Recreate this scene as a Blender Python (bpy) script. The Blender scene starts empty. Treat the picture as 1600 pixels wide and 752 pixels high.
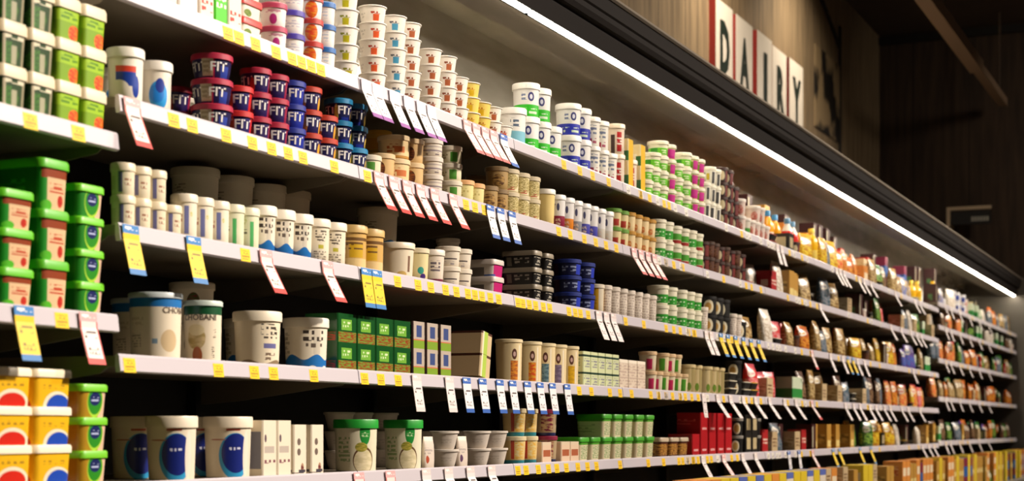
import bpy, math, random
from mathutils import Vector, Matrix
random.seed(7)
PI = math.pi
C = bpy.context.scene.collection
SC = bpy.context.scene

# ------------------------------------------------------------------ camera, world, lights, exposure
TH = math.radians(24.0); F = 1138.0 / math.tan(TH); CO, SI = math.cos(TH), math.sin(TH)
EYE = 1.0; YF = 2.106            # eye height, distance of the shelf fronts
cd = bpy.data.cameras.new('camera'); cam = bpy.data.objects.new('camera', cd); C.objects.link(cam)
cam.location = (0, 0, EYE)
cam.rotation_euler = (PI/2, 0, TH - PI/2)
cd.sensor_width = 36; cd.lens = F / 1600 * 36; cd.shift_y = 294 / 1600
cd.clip_start = 0.05; cd.clip_end = 100
cd.dof.use_dof = True; cd.dof.focus_distance = 5.0; cd.dof.aperture_fstop = 4.2
SC.camera = cam
SC.view_settings.view_transform = 'Standard'; SC.view_settings.look = 'None'
SC.view_settings.gamma = 1; SC.view_settings.exposure = 0.22; SC.view_settings.use_curve_mapping = False

def lin(c):
    if isinstance(c, str):
        c = [int(c[i:i+2], 16) / 255 for i in (0, 2, 4)]
    return tuple((x / 12.92 if x <= .04045 else ((x + .055) / 1.055) ** 2.4) for x in c[:3]) + (1,)

w = bpy.data.worlds.new('world'); SC.world = w; w.use_nodes = True
w.node_tree.nodes['Background'].inputs[0].default_value = (1.0, .8, .6, 1)
w.node_tree.nodes['Background'].inputs[1].default_value = 0.02

def area(name, loc, target, sx, sy, power, col, spread=180):
    l = bpy.data.lights.new(name, 'AREA'); l.shape = 'RECTANGLE'; l.size = sx; l.size_y = sy; l.energy = power
    l.color = col; l.spread = math.radians(spread)
    o = bpy.data.objects.new(name, l); C.objects.link(o); o.location = loc
    o.rotation_euler = (Vector(target) - Vector(loc)).to_track_quat('-Z', 'Y').to_euler()
    return o
LED_STRENGTH = 34.0
# aisle ceiling lights of the shop (behind and above the camera) and the wall washers
WARM = (1, .87, .74)
for x, p in ((4.4, 60), (6.9, 38), (9.4, 38), (12.0, 38), (14.6, 40), (17.0, 36)):
    area('aisle_spot_light', (x, -1.6, 4.2), (x - 1.9, 2.1, 1.1), .3, .3, p, WARM, 74)
area('end_wall_fill', (14.2, -1.2, 4.9), (18.0, .6, 3.2), .6, .6, 14, (1, .85, .68), 90)  # added fill that lifts the end wall, no fixture of its own
for x, p in ((8.6, 17), (11.4, 23), (13.8, 17)):
    area('wall_washer_light', (x, 2.75, 5.1), (x + .3, 3.6, 3.5), .5, .25, p, (1, .84, .64), 120)

def px2x(px, y=YF):
    u = (px - 800) / F
    return y * (CO + u * SI) / (SI - u * CO)
def rz_h(r, y=YF):                # ratio read off the photograph -> height
    return EYE + r * y / CO

# ------------------------------------------------------------------ materials
def nn(nt, t, **kw):
    n = nt.nodes.new(t)
    for k, v in kw.items(): setattr(n, k, v)
    return n
def principled(name, col, rough=.5, metal=0, emit=None, es=0, coat=0, alpha=None, trans=0):
    m = bpy.data.materials.new(name); m.use_nodes = True
    b = m.node_tree.nodes['Principled BSDF']
    b.inputs['Base Color'].default_value = lin(col); b.inputs['Roughness'].default_value = rough
    b.inputs['Metallic'].default_value = metal
    if trans: b.inputs['Transmission Weight'].default_value = trans
    if emit: b.inputs['Emission Color'].default_value = lin(emit); b.inputs['Emission Strength'].default_value = es
    return m
def add_noise(m, amt=.15, scale=(8, 8, 8), coord='Object', detail=4):
    nt = m.node_tree; b = nt.nodes['Principled BSDF']
    base = tuple(b.inputs['Base Color'].default_value)
    tc = nn(nt, 'ShaderNodeTexCoord'); mp = nn(nt, 'ShaderNodeMapping'); mp.inputs['Scale'].default_value = scale
    nt.links.new(tc.outputs[coord], mp.inputs[0])
    no = nn(nt, 'ShaderNodeTexNoise'); no.inputs['Detail'].default_value = detail; no.inputs['Scale'].default_value = 1
    nt.links.new(mp.outputs[0], no.inputs['Vector'])
    r = nn(nt, 'ShaderNodeValToRGB')
    r.color_ramp.elements[0].position = .3; r.color_ramp.elements[1].position = .7
    r.color_ramp.elements[0].color = tuple(c * (1 - amt) for c in base[:3]) + (1,)
    r.color_ramp.elements[1].color = tuple(min(1, c * (1 + amt)) for c in base[:3]) + (1,)
    nt.links.new(no.outputs['Fac'], r.inputs[0]); nt.links.new(r.outputs[0], b.inputs['Base Color'])
    return m

MATS = {}
def plain(col, rough=.4):
    k = (col, rough)
    if k not in MATS: MATS[k] = principled('plastic_' + col, col, rough)
    return MATS[k]

def art(name, base, shapes, rough=.38, rep=1):
    """printed packaging: shapes in label coordinates (u round the pack, front at .5; v up)."""
    if name in MATS: return MATS[name]
    m = bpy.data.materials.new(name); m.use_nodes = True; nt = m.node_tree; L = nt.links.new
    b = nt.nodes['Principled BSDF']; b.inputs['Roughness'].default_value = rough
    uv = nn(nt, 'ShaderNodeUVMap'); vec = uv.outputs[0]
    if rep != 1:
        a = nn(nt, 'ShaderNodeVectorMath', operation='MULTIPLY_ADD'); L(vec, a.inputs[0])
        a.inputs[1].default_value = (rep, 1, 1); a.inputs[2].default_value = (.5 - .5 * rep + 8, 0, 0)
        s = nn(nt, 'ShaderNodeSeparateXYZ'); L(a.outputs[0], s.inputs[0])
        f = nn(nt, 'ShaderNodeMath', operation='FRACT'); L(s.outputs[0], f.inputs[0])
        c = nn(nt, 'ShaderNodeCombineXYZ'); L(f.outputs[0], c.inputs[0]); L(s.outputs[1], c.inputs[1]); vec = c.outputs[0]
    def M(op, x, y=None):
        n = nn(nt, 'ShaderNodeMath', operation=op)
        for i, q in enumerate((x, y)):
            if q is None: continue
            if isinstance(q, (int, float)): n.inputs[i].default_value = q
            else: L(q, n.inputs[i])
        return n.outputs[0]
    def V(op, x, y=None):
        n = nn(nt, 'ShaderNodeVectorMath', operation=op); L(x, n.inputs[0])
        if y is not None: n.inputs[1].default_value = y
        return n.outputs[0]
    sep = nn(nt, 'ShaderNodeSeparateXYZ'); L(vec, sep.inputs[0]); U, W = sep.outputs[0], sep.outputs[1]
    def rect(u0, u1, v0, v1):
        a = M('LESS_THAN', M('ABSOLUTE', M('SUBTRACT', U, (u0+u1)/2)), (u1-u0)/2)
        c = M('LESS_THAN', M('ABSOLUTE', M('SUBTRACT', W, (v0+v1)/2)), (v1-v0)/2)
        return M('MULTIPLY', a, c)
    def ell(cu, cv, ru, rv):
        q = V('DIVIDE', V('SUBTRACT', vec, (cu, cv, 0)), (ru, rv, 1))
        n = nn(nt, 'ShaderNodeVectorMath', operation='LENGTH'); L(q, n.inputs[0])
        return M('LESS_THAN', n.outputs['Value'], 1.0)
    col = None
    def mix(mask, c):
        nonlocal col
        n = nn(nt, 'ShaderNodeMix', data_type='RGBA'); L(mask, n.inputs[0])
        if col is None: n.inputs[6].default_value = lin(base)
        else: L(col, n.inputs[6])
        if isinstance(c, str): n.inputs[7].default_value = lin(c)
        else: L(c, n.inputs[7])
        col = n.outputs[2]
    for s in shapes:
        k = s[0]
        if k == 'rect': mix(rect(*s[1:5]), s[5])
        elif k == 'band': mix(rect(-1, 2, s[1], s[2]), s[3])
        elif k == 'ell': mix(ell(*s[1:5]), s[5])
        elif k == 'wave':      # below a wavy line
            h = M('ADD', M('MULTIPLY', M('SINE', M('MULTIPLY', U, s[3])), s[2]), s[1])
            mix(M('LESS_THAN', W, h), s[4])
        elif k == 'text':      # small print: u0,u1,v0,v1,colour,cells across,lines
            n = nn(nt, 'ShaderNodeTexWhiteNoise', noise_dimensions='2D')
            L(V('FLOOR', V('MULTIPLY', vec, (s[6] / max(.01, s[2]-s[1]), s[7] / (s[4]-s[3]) * 2, 1))), n.inputs['Vector'])
            li = M('GREATER_THAN', M('FRACT', M('MULTIPLY', W, s[7] / (s[4]-s[3]))), .35)
            mix(M('MULTIPLY', M('MULTIPLY', rect(*s[1:5]), li), M('GREATER_THAN', n.outputs['Value'], .42)), s[5])
        elif k in ('pic', 'picrect'):   # printed food picture: ellipse of two mottled colours
            n = nn(nt, 'ShaderNodeTexNoise'); n.inputs['Scale'].default_value = s[7] if len(s) > 7 else 18
            n.inputs['Detail'].default_value = 2; L(vec, n.inputs['Vector'])
            r = nn(nt, 'ShaderNodeValToRGB'); r.color_ramp.elements[0].color = lin(s[5]); r.color_ramp.elements[1].color = lin(s[6])
            r.color_ramp.elements[0].position = .42; r.color_ramp.elements[1].position = .58
            L(n.outputs['Fac'], r.inputs[0]); mix(ell(*s[1:5]) if k == 'pic' else rect(*s[1:5]), r.outputs[0])
    if col is None: b.inputs['Base Color'].default_value = lin(base)
    else: L(col, b.inputs['Base Color'])
    MATS[name] = m
    return m

# ------------------------------------------------------------------ mesh helpers
class MB:
    def __init__(s): s.v = []; s.f = []; s.uv = []; s.mi = []; s.mats = []
    def slot(s, m):
        if m not in s.mats: s.mats.append(m)
        return s.mats.index(m)
    def face(s, idx, uv, mi): s.f.append(idx); s.uv.append(uv); s.mi.append(mi)
    def loft(s, rings, us, mat, cap0=True, cap1=True, capmat=None, v01=None):
        """rings: list of (list of xyz); us: u per column (len n+1); v from ring z."""
        mi = s.slot(mat); n = len(rings[0]); b = len(s.v)
        zs = [r[0][2] for r in rings]; z0, z1 = v01 or (min(zs), max(zs)); dz = max(1e-6, z1 - z0)
        for r in rings: s.v += [tuple(p) for p in r]
        for k in range(len(rings) - 1):
            for i in range(n):
                j = (i + 1) % n
                a, c, d, e = b + k*n + i, b + k*n + j, b + (k+1)*n + j, b + (k+1)*n + i
                v0 = (rings[k][i][2] - z0) / dz; v1 = (rings[k+1][i][2] - z0) / dz
                s.face((a, c, d, e), ((us[i], v0), (us[i+1], v0), (us[i+1], v1), (us[i], v1)), mi)
        cm = s.slot(capmat) if capmat else mi
        if cap0: s.face(tuple(b + i for i in reversed(range(n))), tuple((0, 0) for _ in range(n)), cm)
        if cap1:
            o = b + (len(rings) - 1) * n
            s.face(tuple(o + i for i in range(n)), tuple((0, 1) for _ in range(n)), cm)
    def box(s, x0, x1, y0, y1, z0, z1, mat, M=None):
        mi = s.slot(mat); b = len(s.v)
        P = [Vector((x, y, z)) for z in (z0, z1) for y in (y0, y1) for x in (x0, x1)]
        if M is not None: P = [M @ p for p in P]
        s.v += [tuple(p) for p in P]
        q = ((0, 0), (1, 0), (1, 1), (0, 1))
        for f in ((0, 1, 5, 4), (2, 0, 4, 6), (1, 3, 7, 5), (3, 2, 6, 7)): s.face(tuple(b + i for i in f), q, mi)
        s.face(tuple(b + i for i in (0, 2, 3, 1)), ((0, 0),) * 4, mi); s.face(tuple(b + i for i in (4, 5, 7, 6)), ((0, 1),) * 4, mi)
    def prism(s, poly, x0, x1, mat):      # poly of (y,z) extruded along x; counter-clockwise seen from -x or not, both fine
        mi = s.slot(mat); b = len(s.v); n = len(poly)
        s.v += [(x0, y, z) for y, z in poly] + [(x1, y, z) for y, z in poly]
        for i in range(n):
            j = (i + 1) % n
            s.face((b+i, b+j, b+n+j, b+n+i), ((0, 0), (0, 1), (1, 1), (1, 0)), mi)
        s.face(tuple(b + i for i in reversed(range(n))), ((0, 0),) * n, mi); s.face(tuple(b + n + i for i in range(n)), ((0, 0),) * n, mi)
    def poly(s, vs, fs, mat):
        mi = s.slot(mat); b = len(s.v); s.v += [tuple(v) for v in vs]
        for f in fs: s.face(tuple(b + i for i in f), ((0, 0),) * len(f), mi)
    def mesh(s, name, smooth=38, flip=False):
        me = bpy.data.meshes.new(name); me.from_pydata(s.v, [], s.f)
        l = me.uv_layers.new(name='UVMap')
        k = 0
        for uvs in s.uv:
            for q in uvs: l.data[k].uv = q; k += 1
        for m in s.mats: me.materials.append(m)
        me.polygons.foreach_set('material_index', s.mi)
        me.update()
        if smooth:
            me.shade_smooth(); me.set_sharp_from_angle(angle=math.radians(smooth))
        return me
def link(name, me, parent=None, loc=(0, 0, 0), rz=0):
    o = bpy.data.objects.new(name, me); C.objects.link(o); o.parent = parent; o.location = loc; o.rotation_euler = (0, 0, rz)
    return o
def circle_ring(r, z, n):
    return [(r * math.cos(-1.5*PI + 2*PI*i/n), r * math.sin(-1.5*PI + 2*PI*i/n), z) for i in range(n)]
def circ_us(n): return [i / n for i in range(n + 1)]       # angle -270..90 -> u 0..1 ; -90 (front) -> .5
def rect_pts(w, d, r, k=4):
    P = []
    for cx, cy, a0 in ((-w/2+r, d/2-r, 90), (-w/2+r, -d/2+r, 180), (w/2-r, -d/2+r, 270), (w/2-r, d/2-r, 0)):
        for i in range(k + 1):
            a = math.radians(a0 + 90*i/k); P.append((cx + r*math.cos(a), cy + r*math.sin(a)))
    return P
def rect_us(w, d, r, k=4):
    us = []
    for x, y in rect_pts(w, d, r, k):
        a = math.atan2(y / d, x / w)
        if a > PI/2: a -= 2*PI
        us.append((a + 1.5*PI) / (2*PI))
    us.append(1 + us[0])
    return us
def rect_ring(w, d, r, z, k=4): return [(x, y, z) for x, y in rect_pts(w, d, min(r, w/2-.0005, d/2-.0005), k)]

TEXTS = {}
def text_geo(s, off=.018):
    if (s, off) in TEXTS: return TEXTS[(s, off)]
    cu = bpy.data.curves.new('lettering', 'FONT'); cu.body = s; cu.align_x = 'CENTER'; cu.align_y = 'CENTER'; cu.size = 1; cu.offset = off
    cu.resolution_u = 2
    o = bpy.data.objects.new('lettering', cu); C.objects.link(o)
    me = bpy.data.meshes.new_from_object(o.evaluated_get(bpy.context.evaluated_depsgraph_get()))
    V = [v.co.copy() for v in me.vertices]; Fs = [tuple(p.vertices) for p in me.polygons]
    bpy.data.objects.remove(o); bpy.data.curves.remove(cu); bpy.data.meshes.remove(me)
    TEXTS[(s, off)] = (V, Fs)
    return TEXTS[(s, off)]
def wrap_text(mb, s, size, ang, z, rad, mat, stretch=1.0):
    """lettering printed round a cup; ang = angle from front towards -X (deg)."""
    V, Fs = text_geo(s); a0 = -PI/2 - math.radians(ang); out = []
    for v in V:
        a = a0 + v.x * size * stretch / rad(z); zz = z + v.y * size; r = rad(zz) + .0007
        out.append((r*math.cos(a), r*math.sin(a), zz))
    mb.poly(out, Fs, mat)
def flat_text(mb, s, size, origin, xdir, zdir, mat):
    V, Fs = text_geo(s); X = Vector(xdir); Zd = Vector(zdir); O = Vector(origin)
    mb.poly([O + X * v.x * size + Zd * v.y * size for v in V], Fs, mat)

# ------------------------------------------------------------------ pack shapes; each returns list of (part name, mesh); first is the body
PACKS = {}
def tub(key, look, cat, nm, r, h, lid, mat, taper=.86, lidh=.009, over=.0035, texts=(), seg=28, foil=False, lid_low=None):
    """round tub with a separate lid"""
    mb = MB(); hb = h - lidh; rad = lambda z: r * (taper + (1 - taper) * max(0, min(1, z / hb)))
    rings = [circle_ring(rad(0) * .93, 0, seg), circle_ring(rad(0), .003, seg)] + [circle_ring(rad(hb * t), hb * t, seg) for t in (.35, .7, 1)]
    mb.loft(rings, circ_us(seg), mat)
    for (s, size, ang, zf, col, st) in texts: wrap_text(mb, s, size, ang, zf * h, rad, plain(col), st)
    body = mb.mesh(nm)
    ml = MB(); ro = r + over
    if foil:
        rr = [circle_ring(ro, hb, seg), circle_ring(ro, hb + lidh*.6, seg), circle_ring(ro * .86, hb + lidh, seg)]
    else:
        rr = [circle_ring(ro, hb - lidh * .7 if lid_low is None else hb - lid_low, seg), circle_ring(ro, hb + lidh*.75, seg), circle_ring(ro - .0018, h, seg), circle_ring(ro - .005, h, seg), circle_ring(ro - .0055, h - .002, seg)]
        rr[0] = circle_ring(ro, rr[0][0][2], seg)
    ml.loft(rr, circ_us(seg), lid)
    PACKS[key] = dict(body=body, parts=[('lid', ml.mesh('lid'))], look=look, cat=cat, nm=nm, w=2*ro, d=2*ro, h=h, round=True)
def brick(key, look, cat, nm, w_, d_, h, lid, mat, taper=.9, rc=.014, lidh=.012, over=.003, texts=()):
    """rectangular tub with lid"""
    mb = MB(); hb = h - lidh
    f = lambda t: taper + (1 - taper) * t
    us = rect_us(w_, d_, rc)
    mb.loft([rect_ring(w_*f(t), d_*f(t), rc, hb*t) for t in (0, .5, 1)], us, mat)
    for (s, size, side, zf, col) in texts:
        if side == 'front': flat_text(mb, s, size, (0, -d_/2 * f(zf) - .002, zf*h), (1, 0, 0), (0, 0, 1), plain(col))
        else: flat_text(mb, s, size, (-w_/2 * f(zf) - .002, 0, zf*h), (0, -1, 0), (0, 0, 1), plain(col))
    ml = MB(); W2, D2 = w_ + 2*over, d_ + 2*over
    ml.loft([rect_ring(W2, D2, rc, hb - .004), rect_ring(W2, D2, rc, hb + lidh*.7), rect_ring(W2 - .004, D2 - .004, rc, h), rect_ring(W2 - .014, D2 - .014, rc, h), rect_ring(W2 - .016, D2 - .016, rc, h - .002)], rect_us(W2, D2, rc), lid)
    PACKS[key] = dict(body=mb.mesh(nm), parts=[('lid', ml.mesh('lid'))], look=look, cat=cat, nm=nm, w=W2, d=D2, h=h, round=False)
def carton(key, look, cat, nm, w_, d_, h, mat, rc=.003, band=None):
    """printed box with folded top flap"""
    mb = MB(); us = rect_us(w_, d_, rc, 1)
    mb.loft([rect_ring(w_, d_, rc, z, 1) for z in (0, h*.5, h)], us, mat)
    parts = []
    if band:
        ml = MB(); ml.loft([rect_ring(w_+.0016, d_+.0016, rc, z, 1) for z in (h*.30, h*.46)], rect_us(w_, d_, rc, 1), band); parts = [('sleeve', ml.mesh('sleeve'))]
    PACKS[key] = dict(body=mb.mesh(nm, 30), parts=parts, look=look, cat=cat, nm=nm, w=w_+.002, d=d_+.002, h=h, round=False)
def pouch(key, look, cat, nm, w_, d_, h, mat):
    """standing pillow bag with crimped top seam"""
    mb = MB(); n = 20; rings = []
    for t, fw, fd in ((0, .86, .80), (.04, .96, .95), (.25, 1, 1), (.5, 1, .95), (.75, .99, .8), (.92, .97, .3), (1, .98, .06)):
        rings.append([(math.copysign(abs(math.cos(a))**.55, math.cos(a)) * w_/2*fw, math.copysign(abs(math.sin(a))**.75, math.sin(a)) * d_/2*fd, h*t + (.02*h*math.sin(3*a) if .3 < t < .95 else 0)) for a in [-1.5*PI + 2*PI*i/n for i in range(n)]])
    mb.loft(rings, circ_us(n), mat, v01=(0, h))
    PACKS[key] = dict(body=mb.mesh(nm, 60), parts=[], look=look, cat=cat, nm=nm, w=w_+.004, d=d_+.03, h=h, round=False)
def tray(key, look, cat, nm, w_, d_, h, mat, film):
    """shallow black or clear tray with a rim and a printed film"""
    mb = MB(); rc = .012
    mb.loft([rect_ring(w_*.84, d_*.84, rc, 0), rect_ring(w_*.95, d_*.95, rc, h - .008), rect_ring(w_, d_, rc, h - .007), rect_ring(w_, d_, rc, h - .004)], rect_us(w_, d_, rc), mat)
    ml = MB(); ml.loft([rect_ring(w_*.97, d_*.97, rc, h - .004), rect_ring(w_*.97, d_*.97, rc, h)], rect_us(w_, d_, rc), film)
    PACKS[key] = dict(body=mb.mesh(nm), parts=[('film', ml.mesh('film'))], look=look, cat=cat, nm=nm, w=w_, d=d_, h=h, round=False)
def bottle(key, look, cat, nm, r, h, cap, mat):
    mb = MB(); n = 20
    mb.loft([circle_ring(q*r, z*h, n) for q, z in ((.9, 0), (1, .03), (1, .55), (.93, .66), (.6, .78), (.42, .84), (.42, .9))], circ_us(n), mat)
    ml = MB(); ml.loft([circle_ring(q*r, z*h, n) for q, z in ((.5, .86), (.5, .98), (.44, 1))], circ_us(n), cap)
    PACKS[key] = dict(body=mb.mesh(nm), parts=[('cap', ml.mesh('cap'))], look=look, cat=cat, nm=nm, w=2*r, d=2*r, h=h, round=True)

def tagp(o, label=None, cat=None, group=None, kind=None):
    if label: o['label'] = label
    if cat: o['category'] = cat
    if group: o['group'] = group
    if kind: o['kind'] = kind
    return o

# ------------------------------------------------------------------ the room
def planks(name, col, n=7.0, amt=.22, rough=.6):
    m = bpy.data.materials.new(name); m.use_nodes = True; nt = m.node_tree; L = nt.links.new; b = nt.nodes['Principled BSDF']
    tc = nn(nt, 'ShaderNodeTexCoord'); mp = nn(nt, 'ShaderNodeMapping'); mp.inputs['Scale'].default_value = (n, n, .55); L(tc.outputs['Object'], mp.inputs[0])
    no = nn(nt, 'ShaderNodeTexNoise'); no.inputs['Scale'].default_value = 2.5; no.inputs['Detail'].default_value = 6; L(mp.outputs[0], no.inputs['Vector'])
    r = nn(nt, 'ShaderNodeValToRGB'); c = lin(col)
    r.color_ramp.elements[0].color = tuple(q*(1-amt*1.6) for q in c[:3]) + (1,); r.color_ramp.elements[1].color = tuple(q*(1+amt) for q in c[:3]) + (1,)
    r.color_ramp.elements[0].position = .35; r.color_ramp.elements[1].position = .65
    L(no.outputs['Fac'], r.inputs[0])
    sp = nn(nt, 'ShaderNodeSeparateXYZ'); L(tc.outputs['Object'], sp.inputs[0])
    ad = nn(nt, 'ShaderNodeMath', operation='ADD'); L(sp.outputs[0], ad.inputs[0]); L(sp.outputs[1], ad.inputs[1])
    fr = nn(nt, 'ShaderNodeMath', operation='FRACT'); sc = nn(nt, 'ShaderNodeMath', operation='MULTIPLY'); sc.inputs[1].default_value = 1.7
    L(ad.outputs[0], sc.inputs[0]); L(sc.outputs[0], fr.inputs[0])
    lt = nn(nt, 'ShaderNodeMath', operation='LESS_THAN'); lt.inputs[1].default_value = .025; L(fr.outputs[0], lt.inputs[0])
    mx = nn(nt, 'ShaderNodeMix', data_type='RGBA'); L(lt.outputs[0], mx.inputs[0]); L(r.outputs[0], mx.inputs[6]); mx.inputs[7].default_value = tuple(q*.35 for q in c[:3]) + (1,)
    L(mx.outputs[2], b.inputs['Base Color']); b.inputs['Roughness'].default_value = rough
    return m
YW = 3.6; XE = 17.95; ZC = 5.28
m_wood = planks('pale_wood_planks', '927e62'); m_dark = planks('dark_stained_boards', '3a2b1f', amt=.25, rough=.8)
m_ceil = add_noise(principled('ceiling_paint', '4a3b30', .9), .1, (2, 2, 2))
m_floor = add_noise(principled('floor_tile', '6b6055', .35), .12, (1.5, 1.5, 1.5))
def slab(name, x0, x1, y0, y1, z0, z1, m):
    mb = MB(); mb.box(x0, x1, y0, y1, z0, z1, m); o = link(name, mb.mesh(name, 0)); o['kind'] = 'structure'; return o
slab('floor', -4, XE + .2, -4, YW + .2, -.1, 0, m_floor)
slab('ceiling', -4, XE + .2, -4, YW + .2, ZC, ZC + .1, m_ceil)
slab('wall_back', -4, XE, YW, YW + .2, 0, ZC, m_wood)
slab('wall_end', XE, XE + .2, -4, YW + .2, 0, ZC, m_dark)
slab('trim_1', XE - .06, XE, -4, YW, ZC - .10, ZC - .02, principled('black_trim', '0c0806', .7))

# ------------------------------------------------------------------ refrigerated case
XB0 = px2x(185); BW = 1.0
def bayx(i): return XB0 + (i - 1) * BW          # left edge of bay i (bay 1 begins at the photograph's first seam)
XL, XR = bayx(-1), 17.5
YBK = 2.63
m_steel = add_noise(principled('brushed_steel', 'cfc7bb', .15, metal=.45), .14, (3, 3, 14))
m_soff = add_noise(principled('soffit_enamel', '63594b', .5), .05)
m_corn = add_noise(principled('dark_bronze_trim', '140e0a', .55, metal=0.0), .12, (.6, 30, 30))
m_corn.node_tree.nodes['Principled BSDF'].inputs['Specular IOR Level'].default_value = .15; m_corn.node_tree.nodes['Principled BSDF'].inputs['Roughness'].default_value = .8
m_rail = principled('aluminium_rail', 'b0a494', .35, metal=.9)
m_black = principled('black_enamel', '14110e', .5)
m_inner = principled('dark_liner', '231f1b', .6)
m_deck = principled('grey_enamel', '5a544c', .5)
case = bpy.data.objects.new('refrigerated_case', None); C.objects.link(case); case.location = (XL, YF, 0)
tagp(case, 'long open refrigerated dairy case with dark bronze canopy and steel back', 'refrigerator')
def cpart(name, mb, smooth=0): return link(name, mb.mesh(name, smooth), case, (-XL, -YF, 0))
YLED = 2.13; ZLED = rz_h(.589, YLED) - .006; ZS = rz_h(.546, 2.29); ZTOP = rz_h(.676, 2.07)     # lamp line, canopy underside, cornice top
z0 = ZLED
mb = MB(); mb.box(XL, XR, YBK, YBK + .04, .3, 1.86, m_inner); cpart('lower_back_panel', mb)
mb = MB(); mb.box(XL, XR, YBK, YBK + .04, 1.86, ZTOP - .03, m_steel); cpart('back_panel', mb)
mb = MB(); mb.box(XL, XR, 2.14, YBK + .04, ZTOP - .03, ZTOP - .005, m_steel); cpart('roof_panel', mb)
mb = MB(); mb.prism([(2.29, ZS), (2.160, ZS), (2.160, ZS + .025), (2.282, ZS + .025), (2.282, ZTOP - .03), (2.29, ZTOP - .03)], XL, XR, m_soff); cpart('soffit', mb)
mb = MB(); mb.prism([(2.160, ZS), (2.160, z0 + .034), (2.10, z0 + .034), (2.10, ZS + .10), (2.160, ZS + .10)], XL, XR, m_soff); cpart('lamp_channel', mb)
zc1 = ZTOP
mb = MB()
mb.prism([(2.108, z0 - .003), (2.102, z0 - .003), (2.092, z0 + .055), (2.098, z0 + .060), (2.098, z0 + .068), (2.078, z0 + .074), (2.068, z0 + .09), (2.068, zc1 - .055), (2.060, zc1 - .05), (2.060, zc1), (2.108, zc1)], XL, XR, m_corn)
cpart('cornice', mb)
mb = MB(); mb.prism([(2.11, zc1), (2.055, zc1), (2.050, zc1 + .008), (2.055, zc1 + .02), (2.075, zc1 + .024), (2.11, zc1 + .024)], XL, XR, m_rail); cpart('top_rail', mb)
mb = MB(); mb.prism([(1.72, .0), (YBK, .0), (YBK, .5), (1.80, .5), (1.80, .56), (1.72, .56)], XL, XR, m_deck); cpart('deck', mb)
mb = MB(); mb.box(XR, XR + .06, 1.72, YBK + .04, 0, zc1 + .02, m_deck); cpart('end_panel', mb)
mb = MB(); mb.box(XR - .012, XR + .30, 1.60, 1.72, 0, zc1 + .06, m_black); cpart('end_post', mb)
i = 0
while bayx(i) < XR:
    mb = MB(); mb.box(bayx(i) - .02, bayx(i) + .02, YBK - .03, YBK, .5, 1.88, m_black); cpart('upright', mb); i += 1

m_led = principled('led_diffuser', 'ffffff', .5, emit='fff3dc', es=LED_STRENGTH)
m_alu = principled('lamp_housing', 'b8b0a4', .4, metal=.6)
N_LED = 8; step = (XR - XL) / N_LED; ordn = 'first second third fourth fifth sixth seventh eighth ninth tenth eleventh twelfth thirteenth fourteenth fifteenth sixteenth seventeenth eighteenth nineteenth twentieth'.split()
def ordw(i): return ordn[i] if i < len(ordn) else str(i + 1) + 'th'
mb = MB(); mb.box(0, step - .015, -.018, .018, .006, .032, m_alu); me_h = mb.mesh('led_strip_light', 0)
mb = MB(); mb.box(.008, step - .023, -.011, .011, -.006, .006, m_led); me_d = mb.mesh('diffuser', 0)
for i in range(N_LED):
    o = link('led_strip_light', me_h, None, (XL + i*step, YLED, z0)); link('diffuser', me_d, o)
    tagp(o, f'glowing white strip light under the canopy, {ordw(i)} length from the near end', 'strip light', 'strip lights under the case canopy')

# ------------------------------------------------------------------ shelves
SH = {'top': .398, 'second': .297, 'third': .1825, 'fourth': .0652, 'fifth': -.050}
SHF = {'top': .4205, 'second': .344, 'third': .233, 'fourth': .105, 'fifth': -.043}       # the last bays, hung higher
SH0 = {'top': .262, 'second': .100, 'third': -.078}
SNAME = {'top': 'top', 'second': 'second', 'third': 'third', 'fourth': 'fourth', 'fifth': 'fifth'}
def shelf_z(bay, s):
    return rz_h((SH0 if bay <= 0 else SH if bay < 11 else SHF)[s])
m_shelf = add_noise(principled('cream_enamel', '6f6555', .55), .05)
m_lip = principled('white_price_rail', 'c6bfc6', .32)
m_tagy = art('yellow_price_label', 'f4c80a', [('text', .12, .88, .15, .85, 'b08a10', 5, 3)], .5)
m_tagw = art('white_price_label', 'efe9dc', [('text', .1, .9, .15, .85, '6a6058', 6, 3)], .5)
mb = MB(); mb.box(.003, BW - .003, .010, .485, -.022, 0, m_shelf); me_panel = mb.mesh('shelf', 0)
mb = MB(); mb.prism([(.010, .003), (.003, .004), (0, 0), (-.004, -.031), (0, -.034), (.008, -.034), (.010, -.022)], .002, BW - .002, m_lip); me_rail = mb.mesh('price_rail', 0)
mb = MB(); mb.prism([(.03, -.022), (.485, -.022), (.485, -.085), (.36, -.075), (.05, -.036)], 0, .004, m_shelf); me_br = mb.mesh('bracket', 0)
def label_me(mat):
    mb = MB(); mi = mb.slot(mat); y0, y1 = -.0012, -.0046
    mb.v += [(-.02, y1, -.034), (.02, y1, -.034), (.02, y0, -.004), (-.02, y0, -.004), (-.02, y1+.003, -.034), (.02, y1+.003, -.034), (.02, y0+.003, -.004), (-.02, y0+.003, -.004)]
    mb.face((0, 1, 2, 3), ((0, 0), (1, 0), (1, 1), (0, 1)), mi)
    for f in ((1, 5, 6, 2), (4, 0, 3, 7), (3, 2, 6, 7), (4, 5, 1, 0), (5, 4, 7, 6)): mb.face(f, ((0, 0),)*4, mi)
    return mb.mesh('price_label', 0)
me_ly, me_lw = label_me(m_tagy), label_me(m_tagw)
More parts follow.
